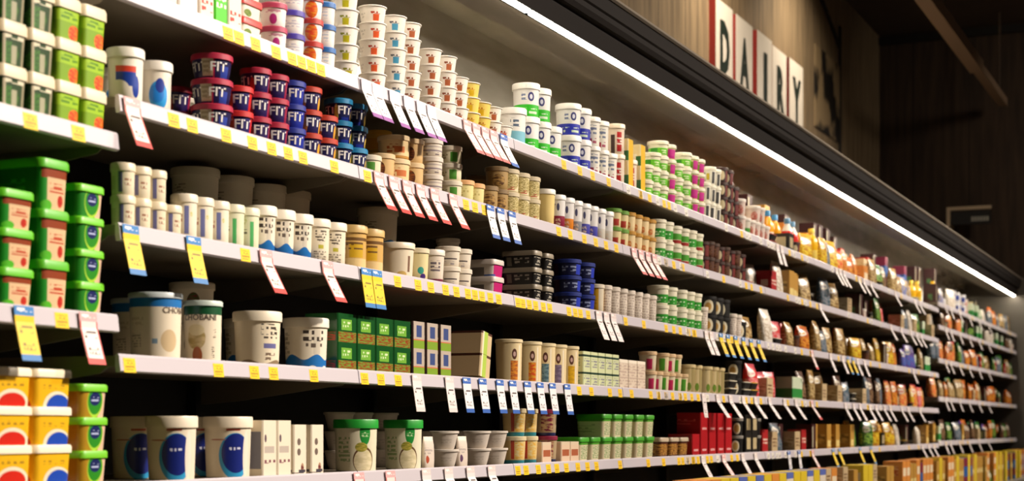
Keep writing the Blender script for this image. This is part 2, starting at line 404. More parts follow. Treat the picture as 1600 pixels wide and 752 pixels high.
LBL = {   # yellow stickers read off the photograph: px of each along the rail
 'top': [355, 372, 398, 430, 455, 470, 485, 500, 880, 905, 925, 950, 1000],
 'second': [270, 299, 352, 393, 423, 449, 472, 521, 573, 727, 741, 756, 872, 890, 912, 930, 946, 962, 1040, 1052, 1066],
 'third': [382, 620, 652, 672, 695, 712, 730, 741, 752, 765, 778, 806, 816, 826, 836, 848, 858, 888, 898, 906, 918, 975, 1005, 1040, 1052, 1062, 1075, 1085],
 'fourth': [201, 340, 396, 426, 489, 562, 594, 621, 904, 923, 952, 972, 986, 1016, 1028, 1040, 1050, 1062, 1070, 1080, 1090],
 'fifth': [805, 821, 840, 856, 869, 884, 902, 917, 931, 968, 1012, 1036, 1060, 1066, 1074, 1082, 1090]}
LBL0 = {'top': [46, 121], 'second': [95], 'third': []}
def bay_of(x): return int(math.floor((x - XB0) / BW)) + 1
BN = {0: 'nearest', -1: 'nearest'}
def bayname(b): return 'nearest bay' if b <= 0 else ordw(b) + ' bay'
for b in range(-1, 16):
    if bayx(b) + .3 > XR: break
    last = bayx(b) + BW > XR
    for s in (SH0 if b <= 0 else SH):
        z = shelf_z(b, s); o = link('shelf', me_panel, None, (bayx(b), YF, z))
        if last: o.scale.x = (XR - bayx(b) - .004) / BW
        tagp(o, f"cream metal shelf with a white price rail, {s} down, {bayname(b)}" + (' beyond the frame' if b == -1 else ''), 'shelf', 'case shelves')
        link('price_rail', me_rail, o)
        for xb in (.004, BW - .008): link('bracket', me_br, o, (xb, 0, 0))
        for p in (LBL0 if b <= 0 else LBL)[s]:
            x = px2x(p)
            if bay_of(x) == b: link('price_label', me_ly, o, (min(max(x - bayx(b), .03), BW-.03), 0, 0))
        if b >= 4:
            rr = random.Random(b * 7 + len(s)); x = .06
            while x < .94:
                if rr.random() < (.5 if b < 7 else .25): link('price_label', me_lw if rr.random() < .6 else me_ly, o, (x, 0, 0))
                x += .055 + rr.random() * .06

# ------------------------------------------------------------------ the products: one prototype of each kind
P = plain
W_, CR = 'efe9dd', 'e9dfc8'
LEAF = art('leaf_print', '24401a', [('rect', .10, .24, .1, .8, 'b9a98a'), ('pic', .45, .35, .10, .35, '3f7a22', '203f12', 30), ('pic', .2, .35, .09, .3, '3f7a22', '16300c', 30), ('rect', .28, .30, 0, 1, 'c9bda4'), ('rect', .385, .405, 0, .9, 'b9ad90'), ('rect', .585, .61, 0, .9, '9a9074'), ('rect', .47, .53, .05, .6, 'a8a488'), ('text', .40, .6, .72, .9, 'dcd4b8', 6, 1)], .4)
LIME = art('lime_print', '7fa61c', [('rect', .0, .34, 0, 1, '35591a'), ('rect', .36, .64, .55, .95, '9cc322'), ('text', .40, .60, .62, .86, '5a8a14', 6, 2), ('pic', .56, .25, .07, .24, 'd8401a', 'e07a20', 14), ('pic', .26, .2, .06, .22, 'b03016', '9c1c10', 14)], .4)  # end face coloured darker green for the shade on that side
brick('leaf', 'cream-lidded dark green spread tub with leaf picture', 'dip tub', 'dip_tub', .072, .10, .084, P('ddd0b2'), LEAF, .93, .012, .020)
brick('lime', 'cream-lidded lime green dip tub with tomato picture', 'dip tub', 'dip_tub', .072, .10, .084, P('ddd0b2'), LIME, .93, .012, .020)
GRN = [('rect', .38, .62, .72, 1, '8a3a1a'), ('rect', .415, .61, 0, .74, 'dbb98f'), ('text', .44, .59, .40, .62, 'b8452a', 5, 2), ('pic', .555, .22, .03, .14, 'b0261a', 'c9402a', 14), ('ell', .42, .1, .045, .12, '4fae22'), ('rect', .08, .36, 0, 1, '0e5a14'), ('text', .16, .30, .35, .7, '2f8a22', 5, 2)]  # last full-height rect paints the shaded end face into the print
brick('biggreen', 'tall green spread tub with pale panel', 'spread tub', 'spread_tub', .086, .13, .099, P('55b418'), art('green_print', '15831c', GRN), .93, .018, .014)
brick('midgreen', 'low green spread tub with pink panel', 'spread tub', 'spread_tub', .092, .13, .0745, P('5fbe1c'), art('green_print', '15831c', GRN), .93, .018, .012)
OVAL = [('rect', .545, .63, 0, 1, 'dcb79c'), ('ell', .505, .55, .085, .55, 'a9cf3c'), ('ell', .505, .58, .078, .48, '2b8a20'), ('ell', .505, .66, .058, .24, '16205a'), ('text', .465, .545, .58, .74, 'b9c4e6', 5, 1), ('rect', .08, .36, 0, 1, '185a12')]  # full-height dark rect is side shade put into the colour
brick('ovalgreen', 'green spread tub with navy oval badge', 'spread tub', 'spread_tub', .082, .115, .0655, P('6cc71e'), art('oval_green', '1f7d1a', OVAL), .93, .016, .011)
OVALY = [(a if not (a[0] == 'rect' and a[1] == .08) else ('rect', .08, .36, 0, 1, '8a5a10')) for a in OVAL]  # same painted side shade, in darker amber
brick('ovalyellow', 'amber spread tub with green lid', 'spread tub', 'spread_tub', .086, .115, .0675, P('6fc21e'), art('oval_amber', 'a8801a', OVALY), .93, .016, .011)
brick('margb', 'yellow margarine tub with blue swoosh', 'margarine tub', 'margarine_tub', .108, .13, .074, P('efe3c6'), art('marg_blue', 'e9b312', [('ell', .53, .0, .11, .50, 'e6dcc2'), ('ell', .54, -.02, .095, .42, '1a46b0'), ('text', .42, .58, .58, .70, '9a7420', 7, 1), ('ell', .28, .05, .08, .3, 'c23018')]), .95, .014, .012)
brick('margr', 'yellow margarine tub with red swoosh', 'margarine tub', 'margarine_tub', .108, .13, .074, P('efe3c6'), art('marg_red', 'e9b312', [('ell', .50, .08, .12, .46, 'e6dcc2'), ('ell', .50, .10, .10, .32, 'cc2210'), ('text', .42, .58, .62, .76, '9a7420', 7, 1), ('ell', .28, .08, .08, .3, 'c23018')]), .95, .014, .012)
# FIT yoghurt tubs
FITB = [('rect', .30, .40, .12, .92, 'c9bd9c'), ('text', .31, .39, .2, .8, 'a89a78', 4, 3), ('rect', .47, .56, .05, .6, '2c3f9a'), ('rect', .40, .415, 0, 1, 'b01a44')]
def fit(key, lid, body, look, extra=None, r=.0355, h=.0585):
    tub(key, look, 'yogurt tub', 'yogurt_tub', r, h, P(lid), art('fit_' + key, body, extra or []), .84, .008, .003,
        texts=[('FIT', h*.50, 18, .46, 'f4f0ea', 1.1), ('FIT', h*.50, 98, .46, 'f4f0ea', 1.1)])
fit('fitbig', 'b02845', '1b1447', 'large navy FIT yogurt tub with maroon lid', FITB, .0455, .058)
fit('fitmar', 'a8263f', '261552', 'navy FIT yogurt tub with maroon lid', [('ell', .33, .3, .03, .4, 'c23a1c'), ('rect', .56, .66, 0, 1, '8e1c3c')])
fit('fitred', 'c32b2b', '241a5e', 'navy FIT yogurt tub with red lid', [('ell', .32, .5, .035, .42, 'e05a1e'), ('rect', .56, .66, 0, 1, 'c41c1c')])
fit('fitnav', '27348e', '1d2c93', 'royal blue FIT yogurt tub with blue lid', [('ell', .34, .2, .03, .3, 'b9b4dc')])
fit('fitora', 'b53a26', '221a52', 'navy FIT yogurt tub with orange-red lid', [('ell', .33, .45, .04, .5, 'e08a22'), ('ell', .58, .3, .03, .4, 'e0a02a')])
fit('fittea', '1f7aa8', '151a4e', 'navy FIT yogurt tub with teal lid', [('ell', .33, .4, .03, .45, 'c9c44a'), ('ell', .6, .3, .04, .3, 'd8b848'), ('rect', .40, .52, .02, .2, '1c2f8c')])
# white tubs
tub('bluetubA', 'tall white yogurt tub with red and blue swoosh', 'yogurt tub', 'yogurt_tub', .037, .118, P('ece6da'), art('swooshA', 'eee6d6', [('rect', .30, .50, .62, .74, 'd8452c'), ('rect', .30, .50, .34, .62, '1c3fa0'), ('ell', .33, .30, .10, .16, 'eee6d6'), ('ell', .50, .34, .04, .22, '1c3fa0')]), .93, .012)
tub('bluetubB', 'tall white yogurt tub with bright blue splash', 'yogurt tub', 'yogurt_tub', .034, .110, P('ece6da'), art('swooshB', 'eee6d6', [('ell', .44, .36, .105, .32, '2f9fe6'), ('ell', .42, .40, .08, .2, '1f7fd8'), ('ell', .455, .58, .05, .16, '2a3f9c'), ('rect', .56, .62, .1, .8, 'd8d0c0')]), .93, .012)
tub('smallcup', 'small white pudding cup with blue print column', 'pudding cup', 'pudding_cup', .0245, .068, P('ded2b6'), art('smallcup', 'e0d4b8', [('rect', .35, .41, .1, .85, '6a6a9a'), ('text', .44, .54, .3, .6, '9a6a50', 4, 2), ('rect', .1, .3, .2, .7, 'd4c6a8')]), .95, .010, .002, seg=20)
tub('tallcup', 'tall white yogurt cup with blue print column', 'yogurt cup', 'yogurt_cup', .0285, .100, P('e4dac4'), art('tallcup', 'e8dec8', [('rect', .365, .425, .12, .82, '6f74a8'), ('text', .28, .34, .35, .6, 'a86a5a', 4, 2), ('pic', .46, .62, .02, .06, 'c9c478', 'e0d8a8')]), .95, .011, .002)
tub('tallgreen', 'tall pale green yogurt cup with green stripe', 'yogurt cup', 'yogurt_cup', .0285, .100, P('e0dcc0'), art('tallgreen', 'dcdcbc', [('rect', .40, .455, .08, .75, '4fae62'), ('text', .24, .36, .42, .54, '5a5a48', 6, 1), ('pic', .30, .75, .06, .1, 'b9c46a', 'dcdcbc')]), .95, .011, .002)
def wave(key, look, r, h, seg=28):
    tub(key, look, 'yogurt tub', 'yogurt_tub', r, h, P('ece4d2'), art('wave_' + key, 'e9dfca', [('wave', .26, .06, 30, '1c6cb4'), ('wave', .05, .03, 47, 'e9e6e0'), ('rect', .44, .50, .32, .86, 'cfc6b4'), ('text', .36, .53, .60, .88, '3f352e', 8, 2), ('text', .38, .52, .42, .56, '5f5248', 7, 1), ('text', .12, .24, .3, .8, 'b4a88e', 6, 5)]), .92, .014, .004, seg=seg)
wave('wave', 'white yogurt tub with blue wave base', .0375, .114)
wave('wavebig', 'large white yogurt tub with blue wave base', .055, .130, 36)
tub('whitebig', 'large white yogurt tub with violet badge', 'yogurt tub', 'yogurt_tub', .056, .132, P('ece2cc'), art('whitebig', 'e9dcc2', [('text', .40, .54, .56, .86, '3f352e', 8, 3), ('rect', .42, .53, .36, .46, '6a6a9c'), ('wave', .09, .04, 26, '8a7458'), ('text', .43, .52, .1, .28, '7a6654', 6, 2)]), .92, .014, .004, seg=36)
tub('blacktext', 'white yogurt tub with dark lettering and yellow spot', 'yogurt tub', 'yogurt_tub', .0375, .112, P('e6dcc8'), art('blacktext', 'e4d9c2', [('text', .36, .50, .55, .85, '5f564a', 7, 4), ('rect', .395, .46, .36, .46, 'b7b03a'), ('text', .34, .50, .06, .3, '8a7f6c', 8, 4)]), .93, .012)
CH = P('564a42')
tub('chobblue', 'large CHOBANI yogurt tub with blue collar', 'yogurt tub', 'yogurt_tub', .0565, .146, P('c9d2d4'), art('chobblue', 'e7dac2', [('band', .84, 1.01, '1d6fb4'), ('text', .22, .31, .20, .42, 'a79a84', 6, 5), ('rect', .385, .42, .25, .33, '7f98aa'), ('text', .22, .33, .55, .7, 'd2c3a8', 8, 2), ('ell', .50, .3, .06, .18, 'cdb48c')]), .94, .010, .003, texts=[('CHOBANI', .019, -26, .73, '6b5d50', 1.0)], seg=40, lid_low=.002)
tub('chobgreen', 'CHOBANI yogurt tub with green collar and cone picture', 'yogurt tub', 'yogurt_tub', .0425, .140, P('c2cfc6'), art('chobgreen', 'e7dac2', [('band', .83, 1.01, '0f4f2c'), ('pic', .315, .42, .085, .20, 'cdb88c', 'b09a62', 12), ('ell', .315, .56, .075, .10, 'ddcfa8'), ('ell', .325, .12, .045, .15, 'a2501e'), ('text', .455, .485, .08, .28, '6a5a4c', 3, 6), ('text', .47, .50, .4, .58, '8a7a64', 3, 4)]), .95, .010, .003, texts=[('CHOBANI', .0185, 56, .72, '5f5348', 1.0)], seg=36, lid_low=.002)
tub('cherry', 'large yogurt tub with cherry picture', 'yogurt tub', 'yogurt_tub', .052, .10, P('d8cdb8'), art('cherry', 'ddd2bc', [('pic', .40, .55, .05, .28, '7a1c18', '3f5a1c', 14), ('text', .36, .46, .08, .22, '6a5a4a', 6, 2)]), .94, .01, seg=32)
tub('bigplain', 'large plain white yogurt tub', 'yogurt tub', 'yogurt_tub', .058, .112, P('ddd2bc'), art('bigplain', 'ddd2bc', [('text', .22, .34, .3, .7, '9a8e78', 6, 5), ('wave', .14, .04, 30, '2a6aa0')]), .94, .012, seg=32)
SW = [('ell', .425, .40, .12, .42, '2f9fd6'), ('ell', .43, .45, .105, .36, '14267e'), ('text', .38, .47, .50, .58, 'd8dcf0', 7, 1), ('ell', .515, .42, .028, .44, 'ece2d0'), ('rect', .36, .46, .86, .90, 'b04a3a'), ('ell', .30, .70, .06, .012, 'b86a54')]
tub('swoosh', 'large white yogurt tub with deep blue round swoosh', 'yogurt tub', 'yogurt_tub', .0545, .143, P('e9ddc6'), art('swoosh', 'e7dac2', SW), .92, .015, .004, seg=40)
carton('greycup', 'white four-pack carton with slate panel', 'carton', 'yogurt_carton', .062, .075, .135, art('greycup', 'e4d8c2', [('rect', .16, .36, .14, .80, '6e6e7c'), ('rect', .16, .25, .14, .80, '2a2358'), ('rect', .17, .24, .48, .78, 'c8bca8'), ('ell', .42, .68, .02, .07, '5a4650'), ('rect', .40, .58, .42, .54, 'b9aca0'), ('text', .4, .6, .2, .3, '7a4650', 5, 1)], .5))
carton('picup', 'white dessert carton with two grey windows', 'carton', 'dessert_carton', .06, .075, .125, art('picup', 'e4d8c2', [('rect', .18, .33, .22, .74, 'b4aca8'), ('rect', .18, .33, .46, .49, 'e4d8c2'), ('ell', .47, .66, .035, .07, '6a5a50'), ('ell', .47, .46, .035, .07, '6a5a50'), ('pic', .54, .14, .03, .1, '6a2a28', 'b08a6a'), ('text', .1, .6, .02, .13, '3a3640', 14, 1)], .5))
DIP = [('ell', .43, .82, .045, .26, '1f8a34'), ('text', .40, .46, .72, .84, 'b9d8a0', 4, 2), ('ell', .42, .24, .088, .29, '6a4a2a'), ('pic', .42, .22, .08, .26, 'd8cba0', 'e9dcb8', 14), ('pic', .40, .52, .05, .10, '8a8a2a', 'b9a84a', 20), ('text', .20, .31, .2, .75, '9ab07a', 7, 6)]
tub('dip', 'large cream yogurt tub with green lid and bowl picture', 'yogurt tub', 'yogurt_tub', .057, .140, P('1f9a30'), art('dip', 'e2dcc0', DIP), .94, .014, .004, seg=40)
tub('dipyel', 'large cream yogurt tub with green lid and oat picture', 'yogurt tub', 'yogurt_tub', .053, .140, P('1f9a30'), art('dip', 'e2dcc0', DIP), .94, .014, .004, seg=40)
# top shelf packs
carton('gbox', 'bright green small cheese carton', 'carton', 'cheese_carton', .05, .06, .085, art('gbox', '4cc41c', [('rect', .1, .3, .2, .6, '2f9a14'), ('text', .4, .6, .4, .8, 'f0f0e0', 5, 2)]))
carton('wbox', 'white cheese carton with faint print', 'carton', 'cheese_carton', .07, .08, .085, art('wbox', 'eeeae2', [('text', .1, .32, .3, .7, 'c4bcb4', 8, 4), ('rect', .4, .6, .6, .9, 'd8cfc6')]))
carton('rbox', 'red and white dessert carton', 'carton', 'dessert_carton', .055, .06, .06, art('rbox', 'e9dccc', [('rect', .05, .3, 0, 1, 'c8281c'), ('text', .4, .6, .3, .8, 'c83020', 5, 2), ('rect', .12, .24, .3, .6, 'f0e6dc')]))
brick('redlid', 'wide white cheese tub with red lid', 'cheese tub', 'cheese_tub', .085, .075, .046, P('cf3a34'), art('redlid', 'efe6d6', [('pic', .44, .35, .05, .25, '5a7a28', '8a9a4a'), ('rect', .15, .30, .1, .7, 'd8281c')]), .92)
def scup(key, look, lid, arts, r=.032, h=.058, base='f0eae4', foil=False, tp=.88, lh=.008, nm='cheese_tub', cat='cheese tub'):
    tub(key, look, cat, nm, r, h, P(lid), art('a_' + key, base, arts), tp, lh, .0025, foil=foil, seg=24)
scup('pink', 'small white cream cheese tub with magenta splash', 'b03a5a', [('ell', .40, .35, .05, .25, 'b0287a'), ('text', .3, .5, .65, .85, 'c08a9a', 6, 1)])
scup('purp', 'small white cream cheese tub with purple lid', '4a3aa0', [('text', .25, .5, .3, .7, 'c4c0cc', 8, 3)])
scup('orng', 'cream cheese tub with orange picture', 'b8342a', [('pic', .40, .45, .09, .42, 'e08a1c', 'd8401c', 9)])
scup('blul', 'small white cream cheese tub with blue lid', '2f6ab0', [('text', .3, .42, .3, .8, 'c4ccd8', 5, 3)], r=.026)
for k, look, c1, c2 in (('ylw', 'wide white yogurt pot with yellow-green mark', 'b9b01c', '8a8a1c'), ('org', 'wide white yogurt pot with orange mark', 'dc5a2c', 'b03a1c'), ('sky', 'wide white yogurt pot with sky blue mark', '4a9ac0', '6a6a70'), ('tan', 'wide white yogurt pot with rust mark', 'b0603a', '8a4a30'), ('yelp', 'wide yellow-printed yogurt pot', 'd8b01c', 'c07a1c')):
    tub('pot_' + k, look, 'yogurt pot', 'yogurt_pot', .0365, .046, P('f2ece4'), art('pot_' + k, 'f1e9dd' if k != 'yelp' else 'ecd26a', [('rect', .37, .455, .08, .5, c1), ('text', .34, .47, .5, .72, c2, 6, 1), ('text', .18, .28, .2, .6, 'cfc7bb', 5, 2)]), .84, .004, .003, seg=24, foil=True)
tub('ltblue', 'large white tub with pale aqua base band', 'yogurt tub', 'yogurt_tub', .045, .122, P('f0ebe4'), art('ltblue', 'eeeae4', [('band', 0, .42, '7fc0d4'), ('text', .35, .47, .55, .8, '5a6a80', 5, 2)]), .94, .012)
def jal(key, look, c, letter):
    tub(key, look, 'yogurt tub', 'yogurt_tub', .0435, .112, P('f2eee8'), art('j_' + key, 'f0eeea', [('band', .0, .40, c), ('rect', .3, .42, .08, .3, 'ffffff' if 0 else c), ('ell', .405, .66, .042, .15, '3a3f7c'), ('ell', .405, .66, .02, .08, 'dfe0ea'), ('text', .28, .35, .55, .8, '7a86a8', 4, 2), ('text', .24, .5, .1, .28, 'd8ecd0', 9, 1)]), .94, .012)
jal('jgreen', 'white yogurt tub with green base band', '35c428', 'g')
jal('jblue', 'white yogurt tub with royal blue base band', '2a36b4', 'b')
tub('jwhite', 'white yogurt tub with small grey-blue print', 'yogurt tub', 'yogurt_tub', .040, .105, P('eeeae0'), art('jwhite', 'ece8dc', [('text', .25, .5, .45, .8, '6f7a94', 8, 2), ('rect', .3, .42, .06, .28, 'a83a4a'), ('text', .3, .5, .1, .3, 'b0506a', 6, 1)]), .94, .010)
tub('redcup', 'tall cream cup with red and brown print', 'yogurt cup', 'yogurt_cup', .033, .115, P('ead8c0'), art('redcup', 'e4d2bc', [('rect', .36, .46, .1, .8, 'c02a2a'), ('rect', .24, .32, .0, .7, '3a2018'), ('text', .34, .48, .3, .6, 'e8dccc', 4, 3)]), .95, .010)
carton('ycart', 'tall cream and yellow butter carton', 'carton', 'butter_carton', .06, .06, .092, art('ycart', 'e9d9a8', [('rect', .40, .7, 0, 1, 'e8b81c'), ('rect', .1, .32, .1, .6, 'f0e8d4'), ('rect', .3, .4, .1, .5, '1f6a34')]))
tub('gw', 'white dairy tub with lime green band', 'dairy tub', 'dairy_tub', .041, .062, P('eee8d0'), art('gw', 'ece8cc', [('band', .12, .62, '6cc82c'), ('rect', .2, .33, .14, .60, '2f8a1c'), ('text', .36, .5, .2, .52, 'e0f0c0', 5, 2)]), .9, .008)
tub('gwp', 'white dairy tub with green and magenta bands', 'dairy tub', 'dairy_tub', .041, .062, P('eee8d0'), art('gwp', 'e0dca0', [('rect', .40, .6, .1, .8, 'c4288a'), ('rect', .2, .4, .1, .7, '7aa02c'), ('rect', .24, .3, .1, .7, '2f6a1c')]), .9, .008)
# second shelf
scup('gold', 'round beige dessert tub with rust print', 'dcc49a', [('text', .3, .48, .3, .7, 'b05a2c', 6, 2), ('band', 0, .16, 'b8843a'), ('rect', .38, .5, .3, .6, 'c8703a')], r=.044, h=.066, base='e0c694', tp=.94, nm='dessert_tub', cat='dessert tub')
scup('goldy', 'round golden dessert tub', 'e0b440', [('band', .1, .7, 'd8a02c')], r=.040, h=.060, base='e0b84c', tp=.94, nm='dessert_tub', cat='dessert tub')
scup('brownpic', 'round tan dessert tub with chocolate picture', 'd6bb90', [('pic', .37, .42, .07, .34, '4a2414', '8a4a20', 10)], r=.036, h=.068, base='d4b07a', tp=.93, nm='dessert_tub', cat='dessert tub')
scup('grey3', 'round white quark tub with grey stripes', 'd6ccc0', [('band', .35, .45, '8a7e86'), ('text', .3, .5, .1, .3, '8a7e80', 6, 1), ('band', .62, .7, 'b0a4a0')], r=.036, h=.052, base='ddd2c2', tp=.95, nm='quark_tub', cat='quark tub')
scup('grn3', 'round cream quark tub with green badge', 'd8cdb8', [('rect', .36, .47, .1, .75, '4a8a2c'), ('text', .24, .34, .2, .6, 'a09a70', 4, 2)], r=.035, h=.052, base='dcd4b4', tp=.95, nm='quark_tub', cat='quark tub')
scup('yell', 'pale yellow custard cup with orange lid', 'e4b07a', [('text', .3, .45, .3, .7, 'c4b470', 5, 2)], r=.034, h=.066, base='e4d898', tp=.9, nm='custard_cup', cat='custard cup')
scup('jarb', 'brown-printed caramel dessert pot', '8a7250', [('pic', .40, .45, .1, .3, '5a3a1c', 'b08a4a', 12)], r=.036, h=.072, base='a88a58', tp=.95, nm='dessert_pot', cat='dessert pot')
scup('patt', 'cream dessert tub with olive and red flecks', 'cdbfa0', [('pic', .40, .5, .2, .42, 'd8c890', '8a7a38', 26), ('text', .35, .5, .1, .25, 'b04a3a', 5, 1)], r=.040, h=.074, base='ddd0a8', tp=.95, nm='dessert_tub', cat='dessert tub')
scup('tally', 'tall pale yellow custard cup', 'ece6d8', [], r=.037, h=.125, base='e8cf88', tp=.88, nm='custard_cup', cat='custard cup', lh=.010)
for k, c, cn in (('m', '8a1c3c', 'maroon'), ('o', 'd8801c', 'orange'), ('g', '8a8a90', 'grey'), ('b', '4a4aac', 'violet-blue'), ('w', 'd4cec0', 'pale grey')):
    scup('tw' + k, f'tall white yogurt cup with {cn} base', 'e9e6e2', [('band', 0, .42, c), ('pic', .40, .22, .05, .14, c, 'e0c8b0', 16), ('ell', .40, .7, .025, .12, '4a4a6a'), ('text', .28, .36, .6, .8, '9a9aa8', 4, 2)], r=.034, h=.118, base='e2dfdc', tp=.9, nm='yogurt_cup', cat='yogurt cup', lh=.010)
scup('bg2', 'beige pudding cup with green rim', '6a9a3c', [('rect', .36, .48, .1, .5, 'b03a2c'), ('text', .22, .34, .2, .6, '8a7040', 4, 2)], r=.036, h=.070, base='e0cf9c', nm='pudding_cup', cat='pudding cup')
scup('bg3', 'beige pudding cup with gold lid', 'b8862c', [('pic', .40, .35, .05, .2, 'c8562c', 'd8b070')], r=.036, h=.072, base='e6cfa0', nm='pudding_cup', cat='pudding cup')
scup('wg', 'white cottage cheese tub with green band', 'e6e0c8', [('band', .12, .60, '2f962c'), ('text', .3, .5, .2, .5, 'd0e8c0', 6, 2)], r=.043, h=.080, base='e6e0c8', tp=.92, nm='cottage_cheese_tub', cat='cottage cheese tub')
scup('wgr', 'white tub with green and red bands', 'e6e0c8', [('band', .30, .66, '4a9a2c'), ('band', .08, .28, '9c2420')], r=.041, h=.078, base='e6e0c8', tp=.92, nm='cottage_cheese_tub', cat='cottage cheese tub')
# third shelf
tub('kraft', 'kraft brown dip tub with yellow badge', 'dip tub', 'dip_tub', .042, .118, P('c9a868'), art('kraft', 'cba35c', [('band', .72, .8, '6a4a20'), ('rect', .34, .50, .30, .66, 'c8a01c'), ('text', .25, .5, .5, .68, '6a4a1c', 9, 1), ('band', 0, .28, 'dcc088')]), .95, .012)
tub('bigwh', 'wide white yogurt tub with gold scrawl', 'yogurt tub', 'yogurt_tub', .052, .100, P('ddd0b8'), art('bigwh', 'e0d3ba', [('ell', .42, .12, .05, .1, 'c8a860'), ('rect', .48, .51, .2, .7, '7a5a48')]), .9, .010, seg=32)
scup('teal', 'cream yogurt cup with teal and purple spots', 'dcd0b0', [('ell', .40, .35, .05, .12, '3a9a8a'), ('ell', .44, .15, .05, .1, '4a2c7a')], r=.034, h=.094, base='dccf9c', nm='yogurt_cup', cat='yogurt cup')
scup('mar2', 'white yogurt cup with grey print and maroon base', 'dcd2c4', [('band', 0, .16, '7a2440'), ('text', .34, .48, .4, .75, '6a6068', 5, 3)], r=.038, h=.100, base='ddd0c0', nm='yogurt_cup', cat='yogurt cup', lh=.01)
scup('wh2', 'small white sour cream tub', 'ddd2c0', [('rect', .3, .5, .4, .48, '5a5050'), ('text', .3, .45, .1, .3, 'a8a0a0', 5, 1)], r=.036, h=.060, base='ddd2c0', nm='cream_tub', cat='cream tub')
brick('mag', 'white rectangular cheese tub with magenta end', 'cheese tub', 'cheese_tub', .080, .085, .054, P('c8bdb4'), art('mag', 'd0c6bc', [('rect', .385, .66, 0, 1, 'b81c6a'), ('rect', .1, .28, .05, .7, '6a625c'), ('rect', .28, .42, .04, .16, '3a5aa0')]), .93)
brick('blk', 'black rectangular dessert tub with grey lid', 'dessert tub', 'dessert_tub', .062, .12, .056, P('8a7f6c'), art('blk', '14110f', [('text', .38, .60, .2, .8, 'a8a294', 7, 2), ('rect', .15, .19, .15, .8, '6f6a5c'), ('text', .21, .34, .25, .75, 'a8a294', 6, 2)]), .93)
scup('navy', 'round navy dessert tub with blue lid', '1f2f7c', [('text', .3, .5, .25, .7, '8a94b8', 7, 2), ('rect', .12, .24, 0, 1, '3a1030'), ('rect', .48, .6, .1, .8, '2438b0')], r=.049, h=.058, base='0e1440', tp=.92, nm='dessert_tub', cat='dessert tub')
scup('ytall', 'tall mustard yogurt cup with cream lid', 'ddd2bc', [('text', .3, .42, .3, .5, 'b07a10', 4, 2), ('rect', .45, .6, 0, 1, 'd8ccb4')], r=.037, h=.105, base='cf9c1c', tp=.93, nm='yogurt_cup', cat='yogurt cup')
scup('ptall', 'tall white yogurt cup with rows of grey print', 'ddd2c4', [('text', .1, .6, .08, .9, 'b4a498', 22, 8)], r=.035, h=.108, base='ddd2c4', tp=.93, nm='yogurt_cup', cat='yogurt cup', lh=.009)
# fourth shelf
carton('grnbox', 'dark green vegetable dip box with salad picture', 'carton', 'dip_box', .098, .10, .074, art('grnbox', '0e4a1c', [('rect', .42, .56, .42, .80, '6fa83c'), ('text', .44, .54, .5, .74, 'cfe0b0', 6, 2), ('picrect', .38, .62, .0, .36, '8a3a1c', '6f8a34', 22), ('rect', .17, .22, .25, .75, '7fae6a'), ('picrect', .25, .36, .05, .35, 'b03a1c', '2a5a1c', 22), ('rect', .12, .15, .2, .6, '2f7a34')], .3))
carton('fruit', 'orange and teal fruit pot carton', 'carton', 'fruit_carton', .075, .08, .076, art('fruit', 'c46a48', [('band', .42, 1.0, 'cfc4b0'), ('rect', .14, .36, .50, .86, '1f4a5c'), ('band', .34, .42, '8a2416'), ('rect', .36, .39, 0, 1, '2a0e0a'), ('rect', .39, .65, .34, 1, 'b4a698'), ('rect', .45, .56, .42, .86, '3a4a7c'), ('rect', .39, .65, 0, .30, '7a9a2c')], .4))
carton('opencart', 'cream display carton with green edge', 'carton', 'display_carton', .075, .12, .070, art('opencart', 'cdb48a', [('band', .9, 1, '4a2414'), ('rect', .40, .52, 0, 1, 'a8c44a'), ('rect', .40, .43, 0, 1, 'e6dcc0')], .5))
for k, c1, c2, cn in (('or', 'e0902c', 'b05a2a', 'orange fruit'), ('rd', 'd8501c', 'e0a02c', 'red and orange fruit'), ('bl', '7a98a0', '4a6a7a', 'grey-blue'), ('vi', '6a5a7c', '8a7a94', 'violet'), ('ye', 'e0b01c', 'c89a1c', 'yellow')):
    scup('cer' + k, f'tall cream cup with {cn} picture', 'ddcca4', [('picrect', .355, .455, .05, .52, c1, c2, 16), ('ell', .405, .68, .035, .13, '5a3428'), ('ell', .405, .68, .018, .06, 'c8a8a0'), ('rect', .475, .49, .06, .9, 'ece4d4')], r=.043, h=.138, base='dfcb9e', tp=.93, nm='yogurt_cup', cat='yogurt cup', lh=.006)
carton('gwc', 'pale green snack carton', 'carton', 'snack_carton', .07, .08, .062, art('gwc', 'd0d6a8', [('band', .70, .82, '1f3a2c'), ('picrect', .2, .34, .15, .6, '8aa86a', 'd8d4b8', 20), ('text', .4, .6, .1, .6, '8a8a90', 6, 3)], .4))
carton('wpack', 'white multipack carton with rows of pink print', 'carton', 'multipack_carton', .095, .10, .110, art('wpack', 'd8c8b4', [('band', .90, 1.0, 'ece2d0'), ('text', .0, 1, .05, .86, 'bfa898', 26, 8)], .5))
scup('mix1', 'cream cup with cherry pink label', 'd8b890', [('rect', .34, .46, .1, .7, 'c0285a')], r=.035, h=.078, base='d8ccb0', nm='yogurt_cup', cat='yogurt cup')
scup('mix2', 'cream cup with green label', 'cdb088', [('rect', .34, .46, .1, .8, '4f9a2c'), ('pic', .27, .3, .04, .2, 'd0a03a', 'c8c09a')], r=.035, h=.078, base='dacba4', nm='yogurt_cup', cat='yogurt cup')
scup('beig', 'tall beige cream bottle tub with green leaf', 'cbb888', [('ell', .42, .25, .04, .15, '6a8a2c'), ('rect', .46, .6, 0, 1, '9a8a5a')], r=.042, h=.122, base='cdbb8c', tp=.95, nm='cream_tub', cat='cream tub')
